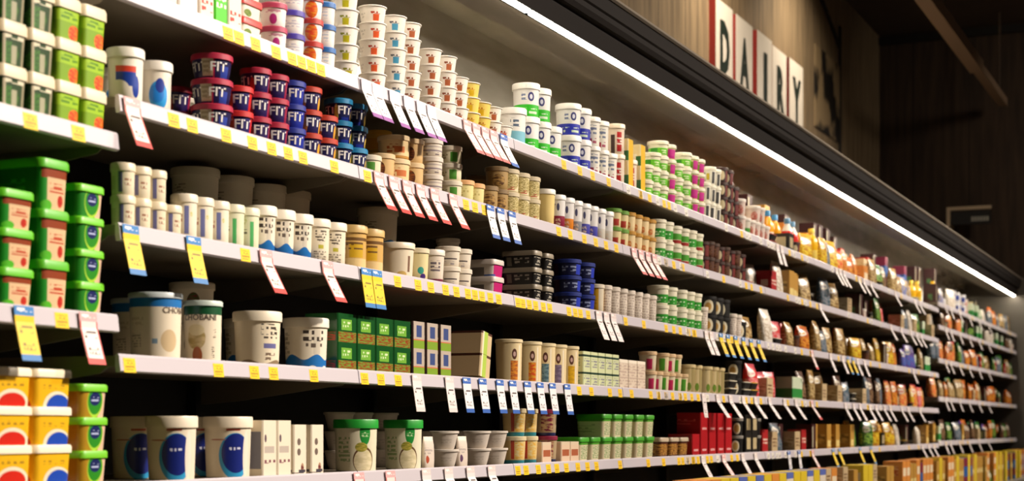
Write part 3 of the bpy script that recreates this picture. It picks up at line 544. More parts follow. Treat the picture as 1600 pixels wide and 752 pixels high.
# fifth shelf
scup('clear', 'small frosted dessert cup', 'd2c8bc', [('text', .3, .45, .3, .6, 'bfb4a8', 5, 2)], r=.042, h=.054, base='cfc4b8', tp=.72, nm='dessert_cup', cat='dessert cup', lh=.004)
pouch('sach', 'white dessert sachet with rust oval', 'sachet', 'dessert_sachet', .062, .02, .092, art('sach', 'd8cabc', [('ell', .42, .28, .05, .12, 'a8482c'), ('text', .3, .55, .45, .65, 'b4a8a0', 7, 2), ('band', .86, 1, 'e8ddcc')], .4))
pouch('sachv', 'white dessert sachet with purple oval', 'sachet', 'dessert_sachet', .062, .02, .092, art('sachv', 'd8cabc', [('ell', .42, .28, .05, .12, '5a3a5a'), ('text', .3, .55, .45, .65, 'b4a8a0', 7, 2), ('band', .86, 1, 'e8ddcc')], .4))
scup('yorn', 'yellow dessert cup with blue base', 'd8c8a0', [('band', 0, .16, '2c8a9a'), ('rect', .3, .35, .2, 1, 'b83a1c'), ('picrect', .36, .5, .2, .9, 'e0b04a', 'dcc890', 14)], r=.038, h=.090, base='dcbf80', nm='dessert_cup', cat='dessert cup')
scup('marn', 'maroon and cream dessert cup with navy base', '8a2440', [('band', 0, .14, '1c2a5c'), ('picrect', .3, .5, .2, .9, '7a1c3a', 'c8a878', 10)], r=.038, h=.090, base='b09a78', nm='dessert_cup', cat='dessert cup')
carton('redw', 'cream and red pudding carton', 'carton', 'pudding_carton', .08, .09, .070, art('redw', 'dcc0a4', [('rect', .14, .24, .1, .8, 'c0282c'), ('rect', .4, .6, .3, .62, 'a85c3c'), ('band', .85, 1, 'd8c4a8'), ('rect', .28, .31, .3, .6, 'c03a4a')], .4))
brick('glid', 'square cream salad tub with green lid', 'salad tub', 'salad_tub', .085, .11, .084, P('3f9a22'), art('glid', 'd8caa8', [('picrect', .4, .6, .1, .75, '8aa06a', 'd8d0b0', 18), ('band', .8, 1, '4f9a2c'), ('text', .1, .3, .2, .7, 'b0a888', 6, 3)]), .93)
brick('brtray', 'brown nut snack tub with pale lid', 'snack tub', 'snack_tub', .10, .11, .078, P('b8a890'), art('brtray', '4a2010', [('picrect', 0, 1, .1, .8, '5a240e', 'c09040', 18)]), .93)
carton('redbox', 'deep red snack carton', 'carton', 'snack_carton', .10, .11, .092, art('redbox', 'a8121c', [('text', .12, .32, .45, .7, 'd86a6a', 6, 1), ('rect', .42, .58, .2, .3, 'd89a9a')], .35), band=None)
scup('bwround', 'white-labelled black deli tub', '8a857c', [('ell', .37, .45, .075, .36, 'e0d8bc'), ('ell', .37, .45, .05, .24, 'c8a860')], r=.042, h=.082, base='151312', tp=.94, nm='deli_tub', cat='deli tub')
# far bays: bags, trays, bottles
def pch(k, look, base, c1, c2, w_=.125, h=.16, cat='cheese bag'):
    pouch('p' + k, look, cat, 'cheese_bag', w_, .045, h, art('p_' + k, base, [('picrect', .02, .98, .0, .97, base, c2, 7), ('picrect', .15, .62, .12, .55, c1, c2, 16), ('ell', .42, .70, .10, .13, 'e8e0d0'), ('text', .34, .5, .64, .76, c1, 6, 1)], .28))
pch('yel', 'yellow grated cheese bag', 'd8a81c', 'e0c83a', 'b87a14'); pch('ora', 'orange grated cheese bag', 'd0701c', 'e09a3a', 'a84a10')
pch('red', 'red cheese snack bag', 'b81c1c', 'd84a2c', 'e0b060'); pch('gol', 'tan cheese bag with beige print', 'b08a4a', 'cdb480', '7a5a2c')
pch('grn', 'green cheese bag with leafy print', '3a7a2c', '8ab04a', '1c4a1c'); pch('whi', 'white cheese bag with grey print', 'd8cfc0', 'c0b09a', 'e8e0d4')
pch('pur', 'purple and blue cheese bag', '4a3a8a', '3a6ab0', '6a4a9a'); pch('gry', 'grey-blue cheese bag', '6a6a74', '8a8a90', '3a5a6a'); pch('bro', 'brown cheese bag with cream print', '5a3a28', '9a7a5a', '3a2014')
pch('blu', 'bright blue cheese bag', '1c4aa8', '2a6ad0', 'c8b070'); pch('pnk', 'pink and red cheese bag', 'b83a4a', 'e0a0a0', 'd02a2a')
def try_(k, look, film, h=.035):
    tray('t' + k, look, 'cheese tray', 'cheese_tray', .12, .14, h, P('1a1816'), film)
try_('wht', 'black cheese tray with white film', art('f_w', 'e0d6bc', [])); try_('yel', 'black cheese tray with yellow film', art('f_y', 'd0a83a', []))
try_('red', 'black cheese tray with red film', art('f_r', 'b0342a', []))
scup('wround', 'black round cheese box with cream disc label', '14110f', [('ell', .37, .5, .08, .40, 'e6dcbc'), ('ell', .36, .5, .05, .24, 'd0a050')], r=.048, h=.082, base='15120f', tp=.97, nm='cheese_box', cat='cheese box')
scup('wyj', 'white yogurt jar with yellow and black marks', 'f0ecd8', [('rect', .3, .36, .3, .7, 'c8b030'), ('rect', .42, .50, .1, .8, '3a3a3a'), ('text', .1, .28, .2, .8, '9a9a90', 5, 4)], r=.036, h=.080, base='e8e4d4', nm='yogurt_jar', cat='yogurt jar')
scup('dbr', 'dark brown mousse tub with cream disc', '3a2018', [('ell', .38, .5, .06, .36, 'd8c8a0'), ('rect', .46, .6, 0, 1, '6a1c18')], r=.040, h=.066, base='2a1510', tp=.95, nm='mousse_tub', cat='mousse tub')
scup('wred', 'white yogurt pot with red berry print', 'ece4da', [('pic', .38, .4, .08, .3, 'b83a2c', 'e0b0a0', 16)], r=.038, h=.080, base='dcc8bc', nm='yogurt_pot', cat='yogurt pot')
scup('wgrn', 'white yogurt pot with leaf green base', 'ece4da', [('band', .05, .45, '4a9a3a')], r=.038, h=.080, base='dcd4c4', nm='yogurt_pot', cat='yogurt pot')
scup('brj', 'brown chocolate dessert jar', '4a3428', [('pic', .38, .45, .09, .35, '8a5a3a', '3a1c14', 16)], r=.034, h=.070, base='5a3a2c', nm='dessert_jar', cat='dessert jar')
scup('wwht', 'white cream tub with blue print', 'f0eef0', [('rect', .32, .46, .2, .7, '3a4a9a')], r=.042, h=.085, base='eceaea', nm='cream_tub', cat='cream tub')
bottle('bora', 'orange juice bottle with blue cap', 'bottle', 'drink_bottle', .034, .205, P('3a8ac0'), art('b_o', 'e8e0d4', [('band', .5, 1.0, 'e8a01c'), ('ell', .4, .3, .06, .1, '3a7ab8')], .25))
bottle('bred', 'white drink bottle with red shoulder', 'bottle', 'drink_bottle', .034, .205, P('5a8ab0'), art('b_r', 'e8e0d4', [('band', .50, .74, 'c82820'), ('rect', .3, .5, .1, .3, 'c8b8a8')], .25))
bottle('byel', 'yellow drink bottle', 'bottle', 'drink_bottle', .036, .19, P('e8c83a'), art('b_y', 'e8b41c', [('rect', .3, .5, .1, .4, 'f0d870')], .25))
carton('xred', 'red cheese carton', 'carton', 'cheese_carton', .10, .08, .11, art('x_red', 'a81c20', [('rect', .2, .32, .3, .6, 'd8b0a0'), ('text', .4, .6, .3, .6, 'e0c0b0', 6, 2)]))
carton('xgol', 'gold cheese carton', 'carton', 'cheese_carton', .10, .08, .14, art('x_gol', 'b88a3a', [('picrect', .1, .34, .2, .6, 'd8b05a', '8a6a2c', 10), ('rect', .4, .6, .1, .35, 'e0c880')]))
carton('xbei', 'beige cheese carton with small print', 'carton', 'cheese_carton', .11, .09, .10, art('x_bei', 'c4ac84', [('picrect', .1, .36, .2, .7, 'a88a5a', 'dccaa0', 10), ('text', .4, .6, .2, .7, '7a5a3c', 7, 3)]))
carton('xblk', 'black and cream deli carton', 'carton', 'deli_carton', .10, .09, .09, art('x_blk', '181410', [('rect', .17, .33, .15, .8, 'c8b890'), ('rect', .42, .58, .2, .8, 'b8a880')]))
carton('xmar', 'dark maroon deli carton', 'carton', 'deli_carton', .09, .09, .14, art('x_mar', '3a1416', [('rect', .38, .46, .1, .9, 'a8a088'), ('picrect', .2, .3, .1, .5, '4a7a4a', '3a2018', 10)]))
carton('xblu', 'blue and red deli carton', 'carton', 'deli_carton', .09, .09, .14, art('x_blu', '2a5a9a', [('band', .55, 1, '7a1c3a'), ('picrect', .1, .35, .1, .4, '4a8ac8', '8ab0c0', 10)]))
carton('xyel', 'yellow and white cheese carton', 'carton', 'cheese_carton', .12, .12, .10, art('x_yel', 'd8bc2c', [('rect', .1, .34, .0, .6, 'e0d0a8'), ('pic', .22, .3, .05, .2, 'b02a1c', 'c8902c', 10)]))
carton('xwhi', 'white cheese carton with blue band', 'carton', 'cheese_carton', .12, .12, .10, art('x_whi', 'ddd0bc', [('band', .72, 1, '5a6ab0'), ('pic', .22, .3, .06, .22, 'b85a2c', 'c8a06c', 10)]))
carton('xora', 'orange and cream cheese carton', 'carton', 'cheese_carton', .12, .12, .10, art('x_ora', 'd88a3a', [('rect', .4, .6, .1, .6, 'e8d4b0'), ('picrect', .12, .32, .1, .7, 'c8602c', 'e0b070', 9)]))
carton('xgrn', 'green and white cheese carton', 'carton', 'cheese_carton', .10, .09, .12, art('x_grn', 'c8d4b8', [('band', .1, .5, '2f8a3c')]))

# ------------------------------------------------------------------ stocking the shelves
COLS = []          # one entry per stack
def col(shelf, px, key, lv=1, turn=None, row=0, dy=0, bay0=False):
    p = PACKS[key]; y = YF + .014 + p['d']/2 + (row * .135 if row else 0) + dy
    COLS.append(dict(shelf=shelf, x=px2x(px, y if p['round'] or row else YF + .014), y=y, key=key, lv=lv, turn=turn, row=row, bay0=bay0))
def cols(shelf, pxs, key, lv=1, **k):
    for i, p in enumerate(pxs): col(shelf, p, key[i % len(key)] if isinstance(key, (list, tuple)) else key, lv[i] if isinstance(lv, (list, tuple)) else lv, **k)
MIXED = ['pbro', 'pgry', 'xmar', 'pgol', 'twht', 'xbei', 'xblk', 'dbr', 'brj', 'wred', 'pgrn', 'tyel', 'bwround', 'tred']
def run(shelf, p0, p1, keys, lv=(1, 1), row=0, seed=None, gap=.004, turn=None):
    """pack things side by side between two places of the rail"""
    if isinstance(keys, str): keys = [keys]
    rr = random.Random(seed if seed is not None else int(p0 * 3 + p1))
    x, x1 = px2x(p0, YF + .05), px2x(p1, YF + .05)
    while True:
        far = p0 > 1150
        k = rr.choice(keys) if not (far and rr.random() < .28) else rr.choice(MIXED); p = PACKS[k]
        if x + p['w'] > x1 + .02: break
        if far and rr.random() < .10: x += .05 + .06 * rr.random(); continue
        y = YF + .014 + p['d']/2 + row * .135 + (rr.random() ** 2 * .10 if far else 0)
        COLS.append(dict(shelf=shelf, x=x + p['w']/2, y=y, key=k, lv=max(1, min(rr.randint(*lv), int((.30 if shelf == 'top' else .185) / p['h']))), turn=turn, row=row, bay0=False))
        x += p['w'] + gap + rr.random() * (.012 if far else .003)
# nearest bay (its own shelf heights)
cols('top', [149, 107, 65, 22, -21], ['lime', 'lime', 'leaf', 'leaf', 'leaf'], 3, bay0=True)
cols('second', [146, 90, 32, -28], ['ovalgreen', 'biggreen', 'midgreen', 'midgreen'], [4, 3, 3, 3], bay0=True)
cols('third', [152, 87, 23, -45], ['ovalyellow', 'margb', 'margr', 'margb'], [4, 4, 4, 4], bay0=True)
# top shelf
run('top', 232, 325, ['wbox', 'wbox', 'rbox'], (1, 1))
cols('top', [337, 364], ['gbox', 'rbox'], [1, 2]); col('top', 396, 'redlid', 3)
cols('top', [427, 455, 484, 506], ['pink', 'purp', 'orng', 'blul'], [2, 3, 3, 3])
cols('top', [538, 582, 614, 637, 670, 694, 712, 727], ['pot_ylw', 'pot_org', 'pot_sky', 'pot_tan', 'pot_tan', 'pot_tan', 'pot_tan', 'pot_yelp'], [5, 5, 5, 5, 4, 4, 3, 3])
cols('top', [742, 757, 775], ['pot_yelp', 'pot_tan', 'pot_org'], [2, 2, 1])
cols('top', [800, 822, 840, 857], ['ltblue', 'jgreen', 'jgreen', 'jgreen'], [1, 2, 2, 1])
cols('top', [888, 904, 920, 933, 946], ['jblue', 'jblue', 'jwhite', 'jwhite', 'jwhite'], [2, 2, 2, 2, 1])
cols('top', [957, 968], 'redcup', [2, 1]); cols('top', [980, 990], 'ycart', [2, 2])
cols('top', [1004, 1016, 1028, 1040, 1052], ['gw', 'gw', 'gw', 'gwp', 'gw'], [2, 3, 4, 4, 3]); cols('top', [1065, 1076, 1085], ['gw', 'gwp', 'gwp'], [4, 4, 4])
run('top', 1091, 1121, ['wyj'], (2, 3)); run('top', 1121, 1150, ['dbr'], (3, 4)); run('top', 1150, 1200, ['wred', 'wgrn', 'wred', 'brj'], (1, 2)); run('top', 1200, 1216, ['wred', 'wyj'], (1, 2))
run('top', 1216, 1242, ['bora']); run('top', 1242, 1260, ['bred', 'bred', 'byel']); run('top', 1260, 1292, ['pyel', 'byel']); run('top', 1292, 1312, ['ppur', 'pyel', 'pora']); run('top', 1312, 1332, ['pred', 'pora'])
run('top', 1332, 1375, ['pora', 'xora']); run('top', 1375, 1388, ['pgrn']); run('top', 1388, 1412, ['xbei', 'pgol', 'pwhi']); run('top', 1412, 1442, ['pblu', 'pblu', 'pgol']); run('top', 1442, 1465, ['wwht', 'byel', 'wwht'], (1, 3))
for q, (pa, pb, ks) in enumerate(((1100, 1180, ['xbei', 'xmar', 'xblu']), (1180, 1300, ['xora', 'xgol', 'xmar', 'xora']), (1300, 1390, ['xmar', 'xora', 'xbei', 'xred']), (1390, 1465, ['xblu', 'xmar', 'xwhi']))):
    run('top', pa, pb, ks, (2, 3), row=1, seed=40 + q)  # rear cartons added to stand in for coloured reflections in the steel
# second shelf
cols('second', [196, 243], ['bluetubA', 'bluetubB'], 1); col('second', 172, 'bluetubB', 1, row=1); col('second', 222, 'bluetubA', 1, row=1); col('second', 275, 'fitmar', 2, row=1)
cols('second', [331, 366, 390, 412], ['fitbig', 'fitred', 'fitmar', 'fitmar'], [3, 2, 3, 3]); cols('second', [386], 'fitmar', 3, row=1)
cols('second', [436, 468, 492], ['fitnav', 'fitora', 'fitora'], [3, 3, 2]); col('second', 470, 'fitmar', 3, row=1)
cols('second', [515, 538], 'fittea', [3, 3]); col('second', 562, 'grn3', 1)
cols('second', [575, 606, 638, 672, 703], ['brownpic', 'gold', 'brownpic', 'grey3', 'grn3'], [1, 2, 2, 3, 3]); cols('second', [590], 'goldy', 3, row=1); col('second', 552, 'brownpic', 2, row=1)
cols('second', [723, 738], 'yell', 1); cols('second', [760, 775], ['jarb', 'jarb'], [1, 2]); cols('second', [745, 760], 'jarb', 2, row=1)
cols('second', [790, 805, 822], 'patt', 2); cols('second', [850], 'tally', 1)
cols('second', [868, 882, 895, 908, 920, 932, 944], ['twm', 'two', 'twg', 'twb', 'twb', 'tww', 'tww'], 1)
cols('second', [956, 966, 977, 987, 998, 1008], ['bg2', 'bg2', 'bg3', 'bg3', 'bg3', 'bg3'], 2)
cols('second', [1024, 1036], 'wg', 2); cols('second', [1050, 1062, 1073, 1083], ['wgr', 'wgr', 'wg', 'wgr'], [2, 2, 2, 2])
run('second', 1090, 1160, ['brj', 'dbr', 'brj', 'jarb'], (2, 3)); run('second', 1160, 1192, ['xmar', 'dbr', 'pbro']); run('second', 1192, 1218, ['xred', 'pred', 'pwhi']); run('second', 1218, 1262, ['pwhi', 'pgry', 'xgol'])
run('second', 1262, 1335, ['pgol', 'xbei', 'pgry', 'pgol']); run('second', 1335, 1376, ['pbro', 'xmar', 'pgol']); run('second', 1376, 1402, ['pora', 'ppnk']); run('second', 1402, 1465, ['pwhi', 'pgry', 'xgrn', 'xbei'])
# third shelf
cols('third', [192, 214, 235, 253], 'smallcup', [2, 2, 2, 1]); cols('third', [268, 293, 318], 'tallcup', 1); cols('third', [343, 364], 'tallgreen', 1)
cols('third', [397, 426, 454], 'wave', 1); cols('third', [484, 511], 'blacktext', 1); cols('third', [548, 575], 'kraft', 1)
cols('third', [305, 360, 412, 445], 'bigplain', 2, row=1, dy=.06); cols('third', [590], 'bigplain', 2, row=1); 
cols('third', [618, 646, 674, 700, 716], ['bigwh', 'teal', 'mar2', 'wh2', 'wh2'], [1, 1, 1, 2, 2]); cols('third', [700], 'wh2', 3, row=1)
col('third', 781, 'mag', 2); col('third', 752, 'mag', 2, row=1); cols('third', [843, 861], 'blk', 3); col('third', 820, 'blk', 3, row=1); cols('third', [886, 908], 'navy', 3); cols('third', [928], 'ytall', 1); cols('third', [925, 936], 'ytall', 1, row=1)
cols('third', [941, 954, 966, 978, 990, 1001, 1012], 'ptall', 1); cols('third', [1028, 1042], 'wg', 2); cols('third', [1058, 1070, 1081], 'wg', 2)
run('third', 1090, 1102, 'ptall'); run('third', 1102, 1136, 'wround', (2, 2)); run('third', 1136, 1152, ['ptall', 'wwht']); run('third', 1152, 1180, 'wround', (1, 2)); run('third', 1180, 1215, ['pwhi', 'xbei', 'wwht'])
run('third', 1215, 1262, ['pred', 'pora', 'ppnk']); run('third', 1262, 1292, ['pgry', 'pgol']); run('third', 1292, 1332, ['pora', 'pgol', 'pora']); run('third', 1332, 1396, ['pyel', 'pgol', 'pyel']); run('third', 1396, 1410, ['pgrn', 'pora'])
run('third', 1410, 1432, 'ppur'); run('third', 1432, 1465, ['pgry', 'xgrn', 'pgry'])
# fourth shelf
col('fourth', 243, 'chobblue', 1); col('fourth', 317, 'chobgreen', 1); col('fourth', 214, 'chobblue', 1, row=1); col('fourth', 300, 'cherry', 2, row=1)
cols('fourth', [402, 478], ['whitebig', 'wavebig'], 1); col('fourth', 385, 'wavebig', 1, row=1, dy=.02); cols('fourth', [540, 572, 602, 628], 'grnbox', 2); cols('fourth', [655, 676, 697], 'fruit', 2)
COLS_TILT = True
col('fourth', 760, 'opencart', 2); cols('fourth', [795, 826, 848, 866, 885], ['ceror', 'cerrd', 'cerbl', 'cervi', 'cerye'], 1)
cols('fourth', [905, 919, 932, 944, 956], 'gwc', 2); cols('fourth', [970, 984, 997], 'wpack', 1); cols('fourth', [1012, 1022, 1032, 1042, 1052, 1062], ['mix1', 'mix1', 'mix2', 'mix1', 'mix2', 'mix2'], [2, 1, 2, 2, 2, 1])
run('fourth', 1069, 1096, 'beig'); run('fourth', 1096, 1130, ['beig', 'xbei', 'beig']); run('fourth', 1130, 1176, ['tyel', 'twht', 'wround'], (2, 3)); run('fourth', 1176, 1222, ['pred', 'ppnk', 'xbei', 'pora']); run('fourth', 1222, 1266, ['pgrn', 'pwhi', 'xgrn'])
run('fourth', 1266, 1332, ['xbei', 'pgol', 'xbei', 'pbro']); run('fourth', 1332, 1384, ['pgry', 'twht', 'pbro'], (1, 2)); run('fourth', 1384, 1428, ['pyel', 'pora', 'pred']); run('fourth', 1428, 1465, ['pred', 'ppnk'])
# fifth shelf
cols('fifth', [268, 356], 'swoosh', 1); cols('fifth', [212, 312], 'swoosh', 1, row=1); cols('fifth', [412, 438, 470, 497], ['greycup', 'greycup', 'picup', 'picup'], 1); cols('fifth', [556, 630], ['dip', 'dipyel'], 1)
cols('fifth', [530, 560, 600], 'clear', 3, row=1, dy=.03)
cols('fifth', [672, 722], ['sach', 'sachv'], 1); cols('fifth', [694, 745, 772], 'clear', 2); col('fifth', 722, 'clear', 2, row=1); col('fifth', 672, 'clear', 2, row=1); cols('fifth', [803, 822], ['yorn', 'yorn'], 2); cols('fifth', [838], 'marn', 2); cols('fifth', [855, 874, 892], 'redw', 1)
cols('fifth', [915, 933, 951, 968, 985, 1002, 1018], 'glid', [1, 1, 2, 2, 2, 2, 2]); cols('fifth', [1040, 1056, 1071], 'brtray', 1)
cols('fifth', [1088, 1101, 1114, 1127, 1139], 'redbox', [1, 2, 2, 2, 2]); run('fifth', 1145, 1180, ['xblk', 'bwround'], (2, 2)); run('fifth', 1180, 1266, ['xmar', 'xblu', 'xmar', 'xbei', 'xred']); run('fifth', 1266, 1332, ['xgol', 'xgol', 'pgol'])
run('fifth', 1332, 1402, ['pgrn', 'pyel', 'pgrn']); run('fifth', 1402, 1440, ['xbei', 'pwhi']); run('fifth', 1440, 1466, ['xgol', 'xgrn'])
# the last bays
XF = px2x(1469); 
FAR = {'top': [(1469, 1512, ['wwht', 'pblu', 'wwht', 'pwhi'], (1, 2)), (1512, 1536, ['xgrn', 'wgrn'], (1, 2)), (1536, 1588, ['pgol', 'pwhi', 'pora', 'pgry'], (1, 1))],
       'second': [(1469, 1500, ['pred', 'pyel', 'pgrn'], (1, 1)), (1500, 1588, ['pgry', 'pwhi', 'pbro', 'xgrn'], (1, 1))],
       'third': [(1469, 1496, ['pred', 'xred'], (1, 1)), (1496, 1588, ['pgrn', 'pgry', 'pora', 'xred'], (1, 1))],
       'fourth': [(1469, 1588, ['pgol', 'pora', 'pgrn', 'pbro'], (1, 1))],
       'fifth': [(1469, 1588, ['ppur', 'pora', 'pgrn', 'xgol', 'pbro'], (1, 1))]}
for s, L_ in FAR.items():
    for a, b_, ks, lv in L_: run(s, a, b_, ks, lv)

ROOTS = []
XLAST = XR - .02
def resolve():
    by = {}
    for c in COLS: by.setdefault((c['shelf'], c['row'], c['bay0']), []).append(c)
    out = []
    for k, L_ in by.items():
        L_.sort(key=lambda c: c['x']); edge = -1e9; prev = None
        for c in L_:
            p = PACKS[c['key']]; hw = p['w']/2 + .001
            x = max(c['x'], edge + hw)
            if k[2]: x = min(x, XB0 - .006 - hw) if prev is None or True else x
            elif x - hw < XB0 + .004: x = XB0 + .004 + hw
            xs = bayx(11)
            if x - hw < xs + .004 and x + hw > xs - .004: x = xs + .005 + hw
            if x + hw > XLAST: continue
            if x - c['x'] > max(.03, hw * .9) and k[1]: continue
            if x - hw < edge - 1e-6: continue
            c['x'] = x; edge = x + hw; out.append(c); prev = c
    return out
LV = {1: [''], 2: ['lower', 'upper'], 3: ['bottom', 'middle', 'top'], 4: ['bottom', 'second', 'third', 'top'], 5: ['bottom', 'second', 'middle', 'fourth', 'top']}
PROTO_DONE = {}
def place(c, level, z):
    p = PACKS[c['key']]; rr = random.Random(int(c['x'] * 1e4) + level)
    o = bpy.data.objects.new(p['nm'], p['body']); C.objects.link(o)
    a = 0
    if p['round']: a = math.radians((-14 if c['turn'] is None else c['turn']) + rr.uniform(-9, 9))
    o.location = (c['x'], c['y'], z); o.rotation_euler = (0, 0, a)
    if c['key'][0] == 'p' and p['body'].name.startswith('cheese_bag'):
        o.scale.z = rr.uniform(.8, 1.14); o.scale.y = rr.uniform(.9, 1.3); o.rotation_euler = (rr.uniform(-.10, 0), 0, rr.uniform(-.35, .1))
    if c['x'] < 12.5:
        for n, me in p['parts']: link(n, me, o)
    return o
def finish_labels(recs):
    """recs: list of dicts(o, look, shelf, bay, lv, nlv, row, x, y, key)"""
    groups = {}
    for r in recs: groups.setdefault((r['shelf'], r['bay'], r['key'], r['row'] > 0), []).append(r)
    for k, L_ in groups.items():
        xs = sorted({round(r['x'], 4) for r in L_})
        for r in L_:
            i = xs.index(round(r['x'], 4)); t = r['look']; p = ''
            if r['nlv'] > 1:
                l = LV[r['nlv']][r['lv']]; p = f", {l} of the stack" if len(xs) == 1 else f", {l} of {ordw(i)} stack"
            elif len(xs) > 1: p = f", {ordw(i)} along"
            beh = 'behind, ' if r['row'] else ''
            t = t + p + ', ' + beh + f"{r['shelf']} shelf, {bayname(r['bay'])}"
            r['o']['label'] = t; r['o']['category'] = PACKS[r['key']]['cat']
            r['o']['group'] = f"{PACKS[r['key']]['cat']}s on the {r['shelf']} shelf of the {bayname(r['bay'])}"
RECS = []
for c in resolve():
    b = bay_of(c['x'] + (-.0 if not c['bay0'] else 0)); p = PACKS[c['key']]
    if c['bay0']: b = min(b, 0)
    z = shelf_z(b, c['shelf'])
    for k in range(c['lv']):
        o = place(c, k, z + k * p['h'])
        if c['key'] == 'opencart':
            o.rotation_euler.y = .16; o.location.x -= .012; o.location.z += .006 + (.0 if k == 0 else .001); o.location.x += k * p['h'] * .16; o.location.z -= k * p['h'] * .013
        RECS.append(dict(o=o, look=p['look'], shelf=c['shelf'], bay=b, lv=k, nlv=c['lv'], row=c['row'], x=c['x'], key=c['key']))
# the low deck at the bottom of the case
x = px2x(1085, 1.9); rr = random.Random(5)
while x < XLAST - .2:
    px = 800 + F * (x*SI - 1.9*CO) / (x*CO + 1.9*SI)
    ks = ['xyel', 'xwhi', 'xora', 'xyel'] if px < 1275 else ['xgol', 'pgol', 'xora', 'xbei', 'xyel'] if px < 1400 else ['xyel', 'xora', 'xgol', 'pgrn', 'xblu']
    k = rr.choice(ks); p = PACKS[k]; n = 3 if k[0] == 'x' and p['h'] < .12 else 2 if k[0] == 'x' else 1
    zz = .5
    if k[0] == 'p': # bags lie in a wire-free bulk box: stand them on a cream crate
        pass
    for q in range(n):
        o = bpy.data.objects.new(p['nm'], p['body']); C.objects.link(o); o.location = (x + p['w']/2, 1.87 + p['d']/2, zz + q * p['h'])
        RECS.append(dict(o=o, look=p['look'], shelf='deck', bay=bay_of(x), lv=q, nlv=n, row=0, x=x, key=k))
    x += p['w'] + .006
finish_labels(RECS)
for lk in sorted({(len(r['o']['label'].split()), r['look']) for r in RECS if len(r['o']['label'].split()) > 16}): print('LONG', lk)
for r in RECS: r['o']['label'] = r['o']['label'].replace('deck shelf', 'bottom deck'); r['o']['group'] = r['o']['group'].replace('deck shelf', 'bottom deck')

# ------------------------------------------------------------------ hanging price tickets
def ticket_mesh(kind, lean):
    base, head, foot = {'red': ('e6d8d2', 'e0a8a8', 'c8352f'), 'yellow': ('e8c41c', '3a7fc0', '2f74b4'), 'purple': ('ece4ea', 'e6dce4', '8a4a94'), 'blue': ('e4e2e4', '3a68b8', '2c5aa8'), 'white': ('e4dad8', 'dcccc8', 'd8ccc8'), 'pink': ('ead8d4', 'dca8a8', 'c05a5a')}[kind]
    m = art('ticket_' + kind, base, [('text', .15, .85, .45, .62, '4a3a38' if kind != 'yellow' else '7a6a10', 5, 2), ('text', .2, .8, .16, .3, '6a5a50' if kind != 'yellow' else '6a5a10', 7, 2)] + ([('rect', 0, .07, 0, 1, foot), ('rect', .93, 1, 0, 1, foot)] if kind in ('red', 'pink') else []) + [('band', -.1, .10, foot), ('band', .80, 1.1, head), ('text', .1, .9, .84, .96, 'f0ece8', 6, 1)], .45)
    w2 = .027; prof = [(-.0058, .0), (-.0085, -.030), (-.0085 - lean*.45, -.064), (-.0085 - lean, -.104)]
    mb = MB(); mi = mb.slot(m); n = len(prof)
    for dy in (0, .0014):
        for (y, z) in prof: mb.v += [(-w2, y + dy, z), (w2, y + dy, z)]
    for i in range(n - 1):
        v0, v1 = 1 - i/(n-1), 1 - (i+1)/(n-1); a = 2*i; b = a + 2*n
        mb.face((a+2, a+3, a+1, a), ((0, v1), (1, v1), (1, v0), (0, v0)), mi)
        mb.face((b, b+1, b+3, b+2), ((0, v0), (1, v0), (1, v1), (0, v1)), mi)
        mb.face((a, b, b+2, a+2), ((0, v0), (0, v0), (0, v1), (0, v1)), mi); mb.face((a+1, a+3, b+3, b+1), ((1, v0), (1, v1), (1, v1), (1, v0)), mi)
    mb.face((0, 1, 2*n+1, 2*n), ((0, 1), (1, 1), (1, 1), (0, 1)), mi); e = 2*(n-1); mb.face((e, e+2*n, e+2*n+1, e+1), ((0, 0), (0, 0), (1, 0), (1, 0)), mi)
    return mb.mesh('price_ticket', 0)
TM = {}
TK = []
def tickets(shelf, pxs, kind, lean=.03, bay0=False):
    for p in pxs: TK.append((shelf, px2x(p, YF - .01), kind, lean, bay0))
tickets('second', [205 + 4], 'red', .03)
tickets('second', [40], 'yellow', .018, True); tickets('second', [140], 'red', .022, True)
tickets('top', [570, 590, 618, 640, 660, 676], 'purple', .035); tickets('top', [732, 746, 760, 773], 'pink', .045); tickets('top', [789], 'blue', .04)
tickets('second', [594, 617, 638, 659, 681, 710], 'red', .04); tickets('second', [768, 784, 802], 'blue', .02); tickets('second', [992, 1003, 1014, 1024], 'pink', .045)
tickets('third', [205, 305], 'yellow', .018); tickets('third', [418, 514], 'red', .04); tickets('third', [566, 586], 'yellow', .012); tickets('third', [937, 949, 960], 'white', .03)
tickets('fourth', [653, 704], 'white', .012); tickets('fourth', [731, 756, 783, 803, 826, 846, 865, 888], 'blue', .012); 
tickets('fifth', [563, 612], 'red', .03); tickets('fifth', [668, 703, 737, 770], 'white', .04)
tickets('third', [1103, 1113], 'white', .03); tickets('third', [1128, 1139, 1151, 1163, 1175, 1187], 'yellow', .03); tickets('third', [1270], 'red', .03); tickets('third', [1299, 1318, 1341, 1352], 'white', .03); tickets('third', [1326, 1334], 'yellow', .03); tickets('third', [1428], 'white', .03)
tickets('top', [1216, 1223], 'white', .02); tickets('top', [1308, 1314, 1320, 1343, 1351, 1362, 1400, 1430, 1438], 'white', .04); tickets('second', [1283, 1393, 1409, 1424, 1432, 1440], 'white', .04)
tickets('fourth', [1101], 'white', .01); tickets('fourth', [1123, 1143, 1163, 1182, 1204, 1227, 1245], 'white', .05); tickets('fourth', [1270], 'red', .05); tickets('fourth', [1322, 1335, 1345, 1360, 1370, 1383, 1392, 1410, 1420, 1438], 'white', .04)
tickets('fifth', [1100, 1162, 1182], 'white', .04); tickets('fifth', [1132], 'pink', .05); tickets('fifth', [1234, 1250], 'blue', .01); tickets('fifth', [1271], 'red', .04); tickets('fifth', [1303, 1313, 1345, 1362], 'yellow', .03); tickets('fifth', [1442, 1452, 1460], 'white', .04)
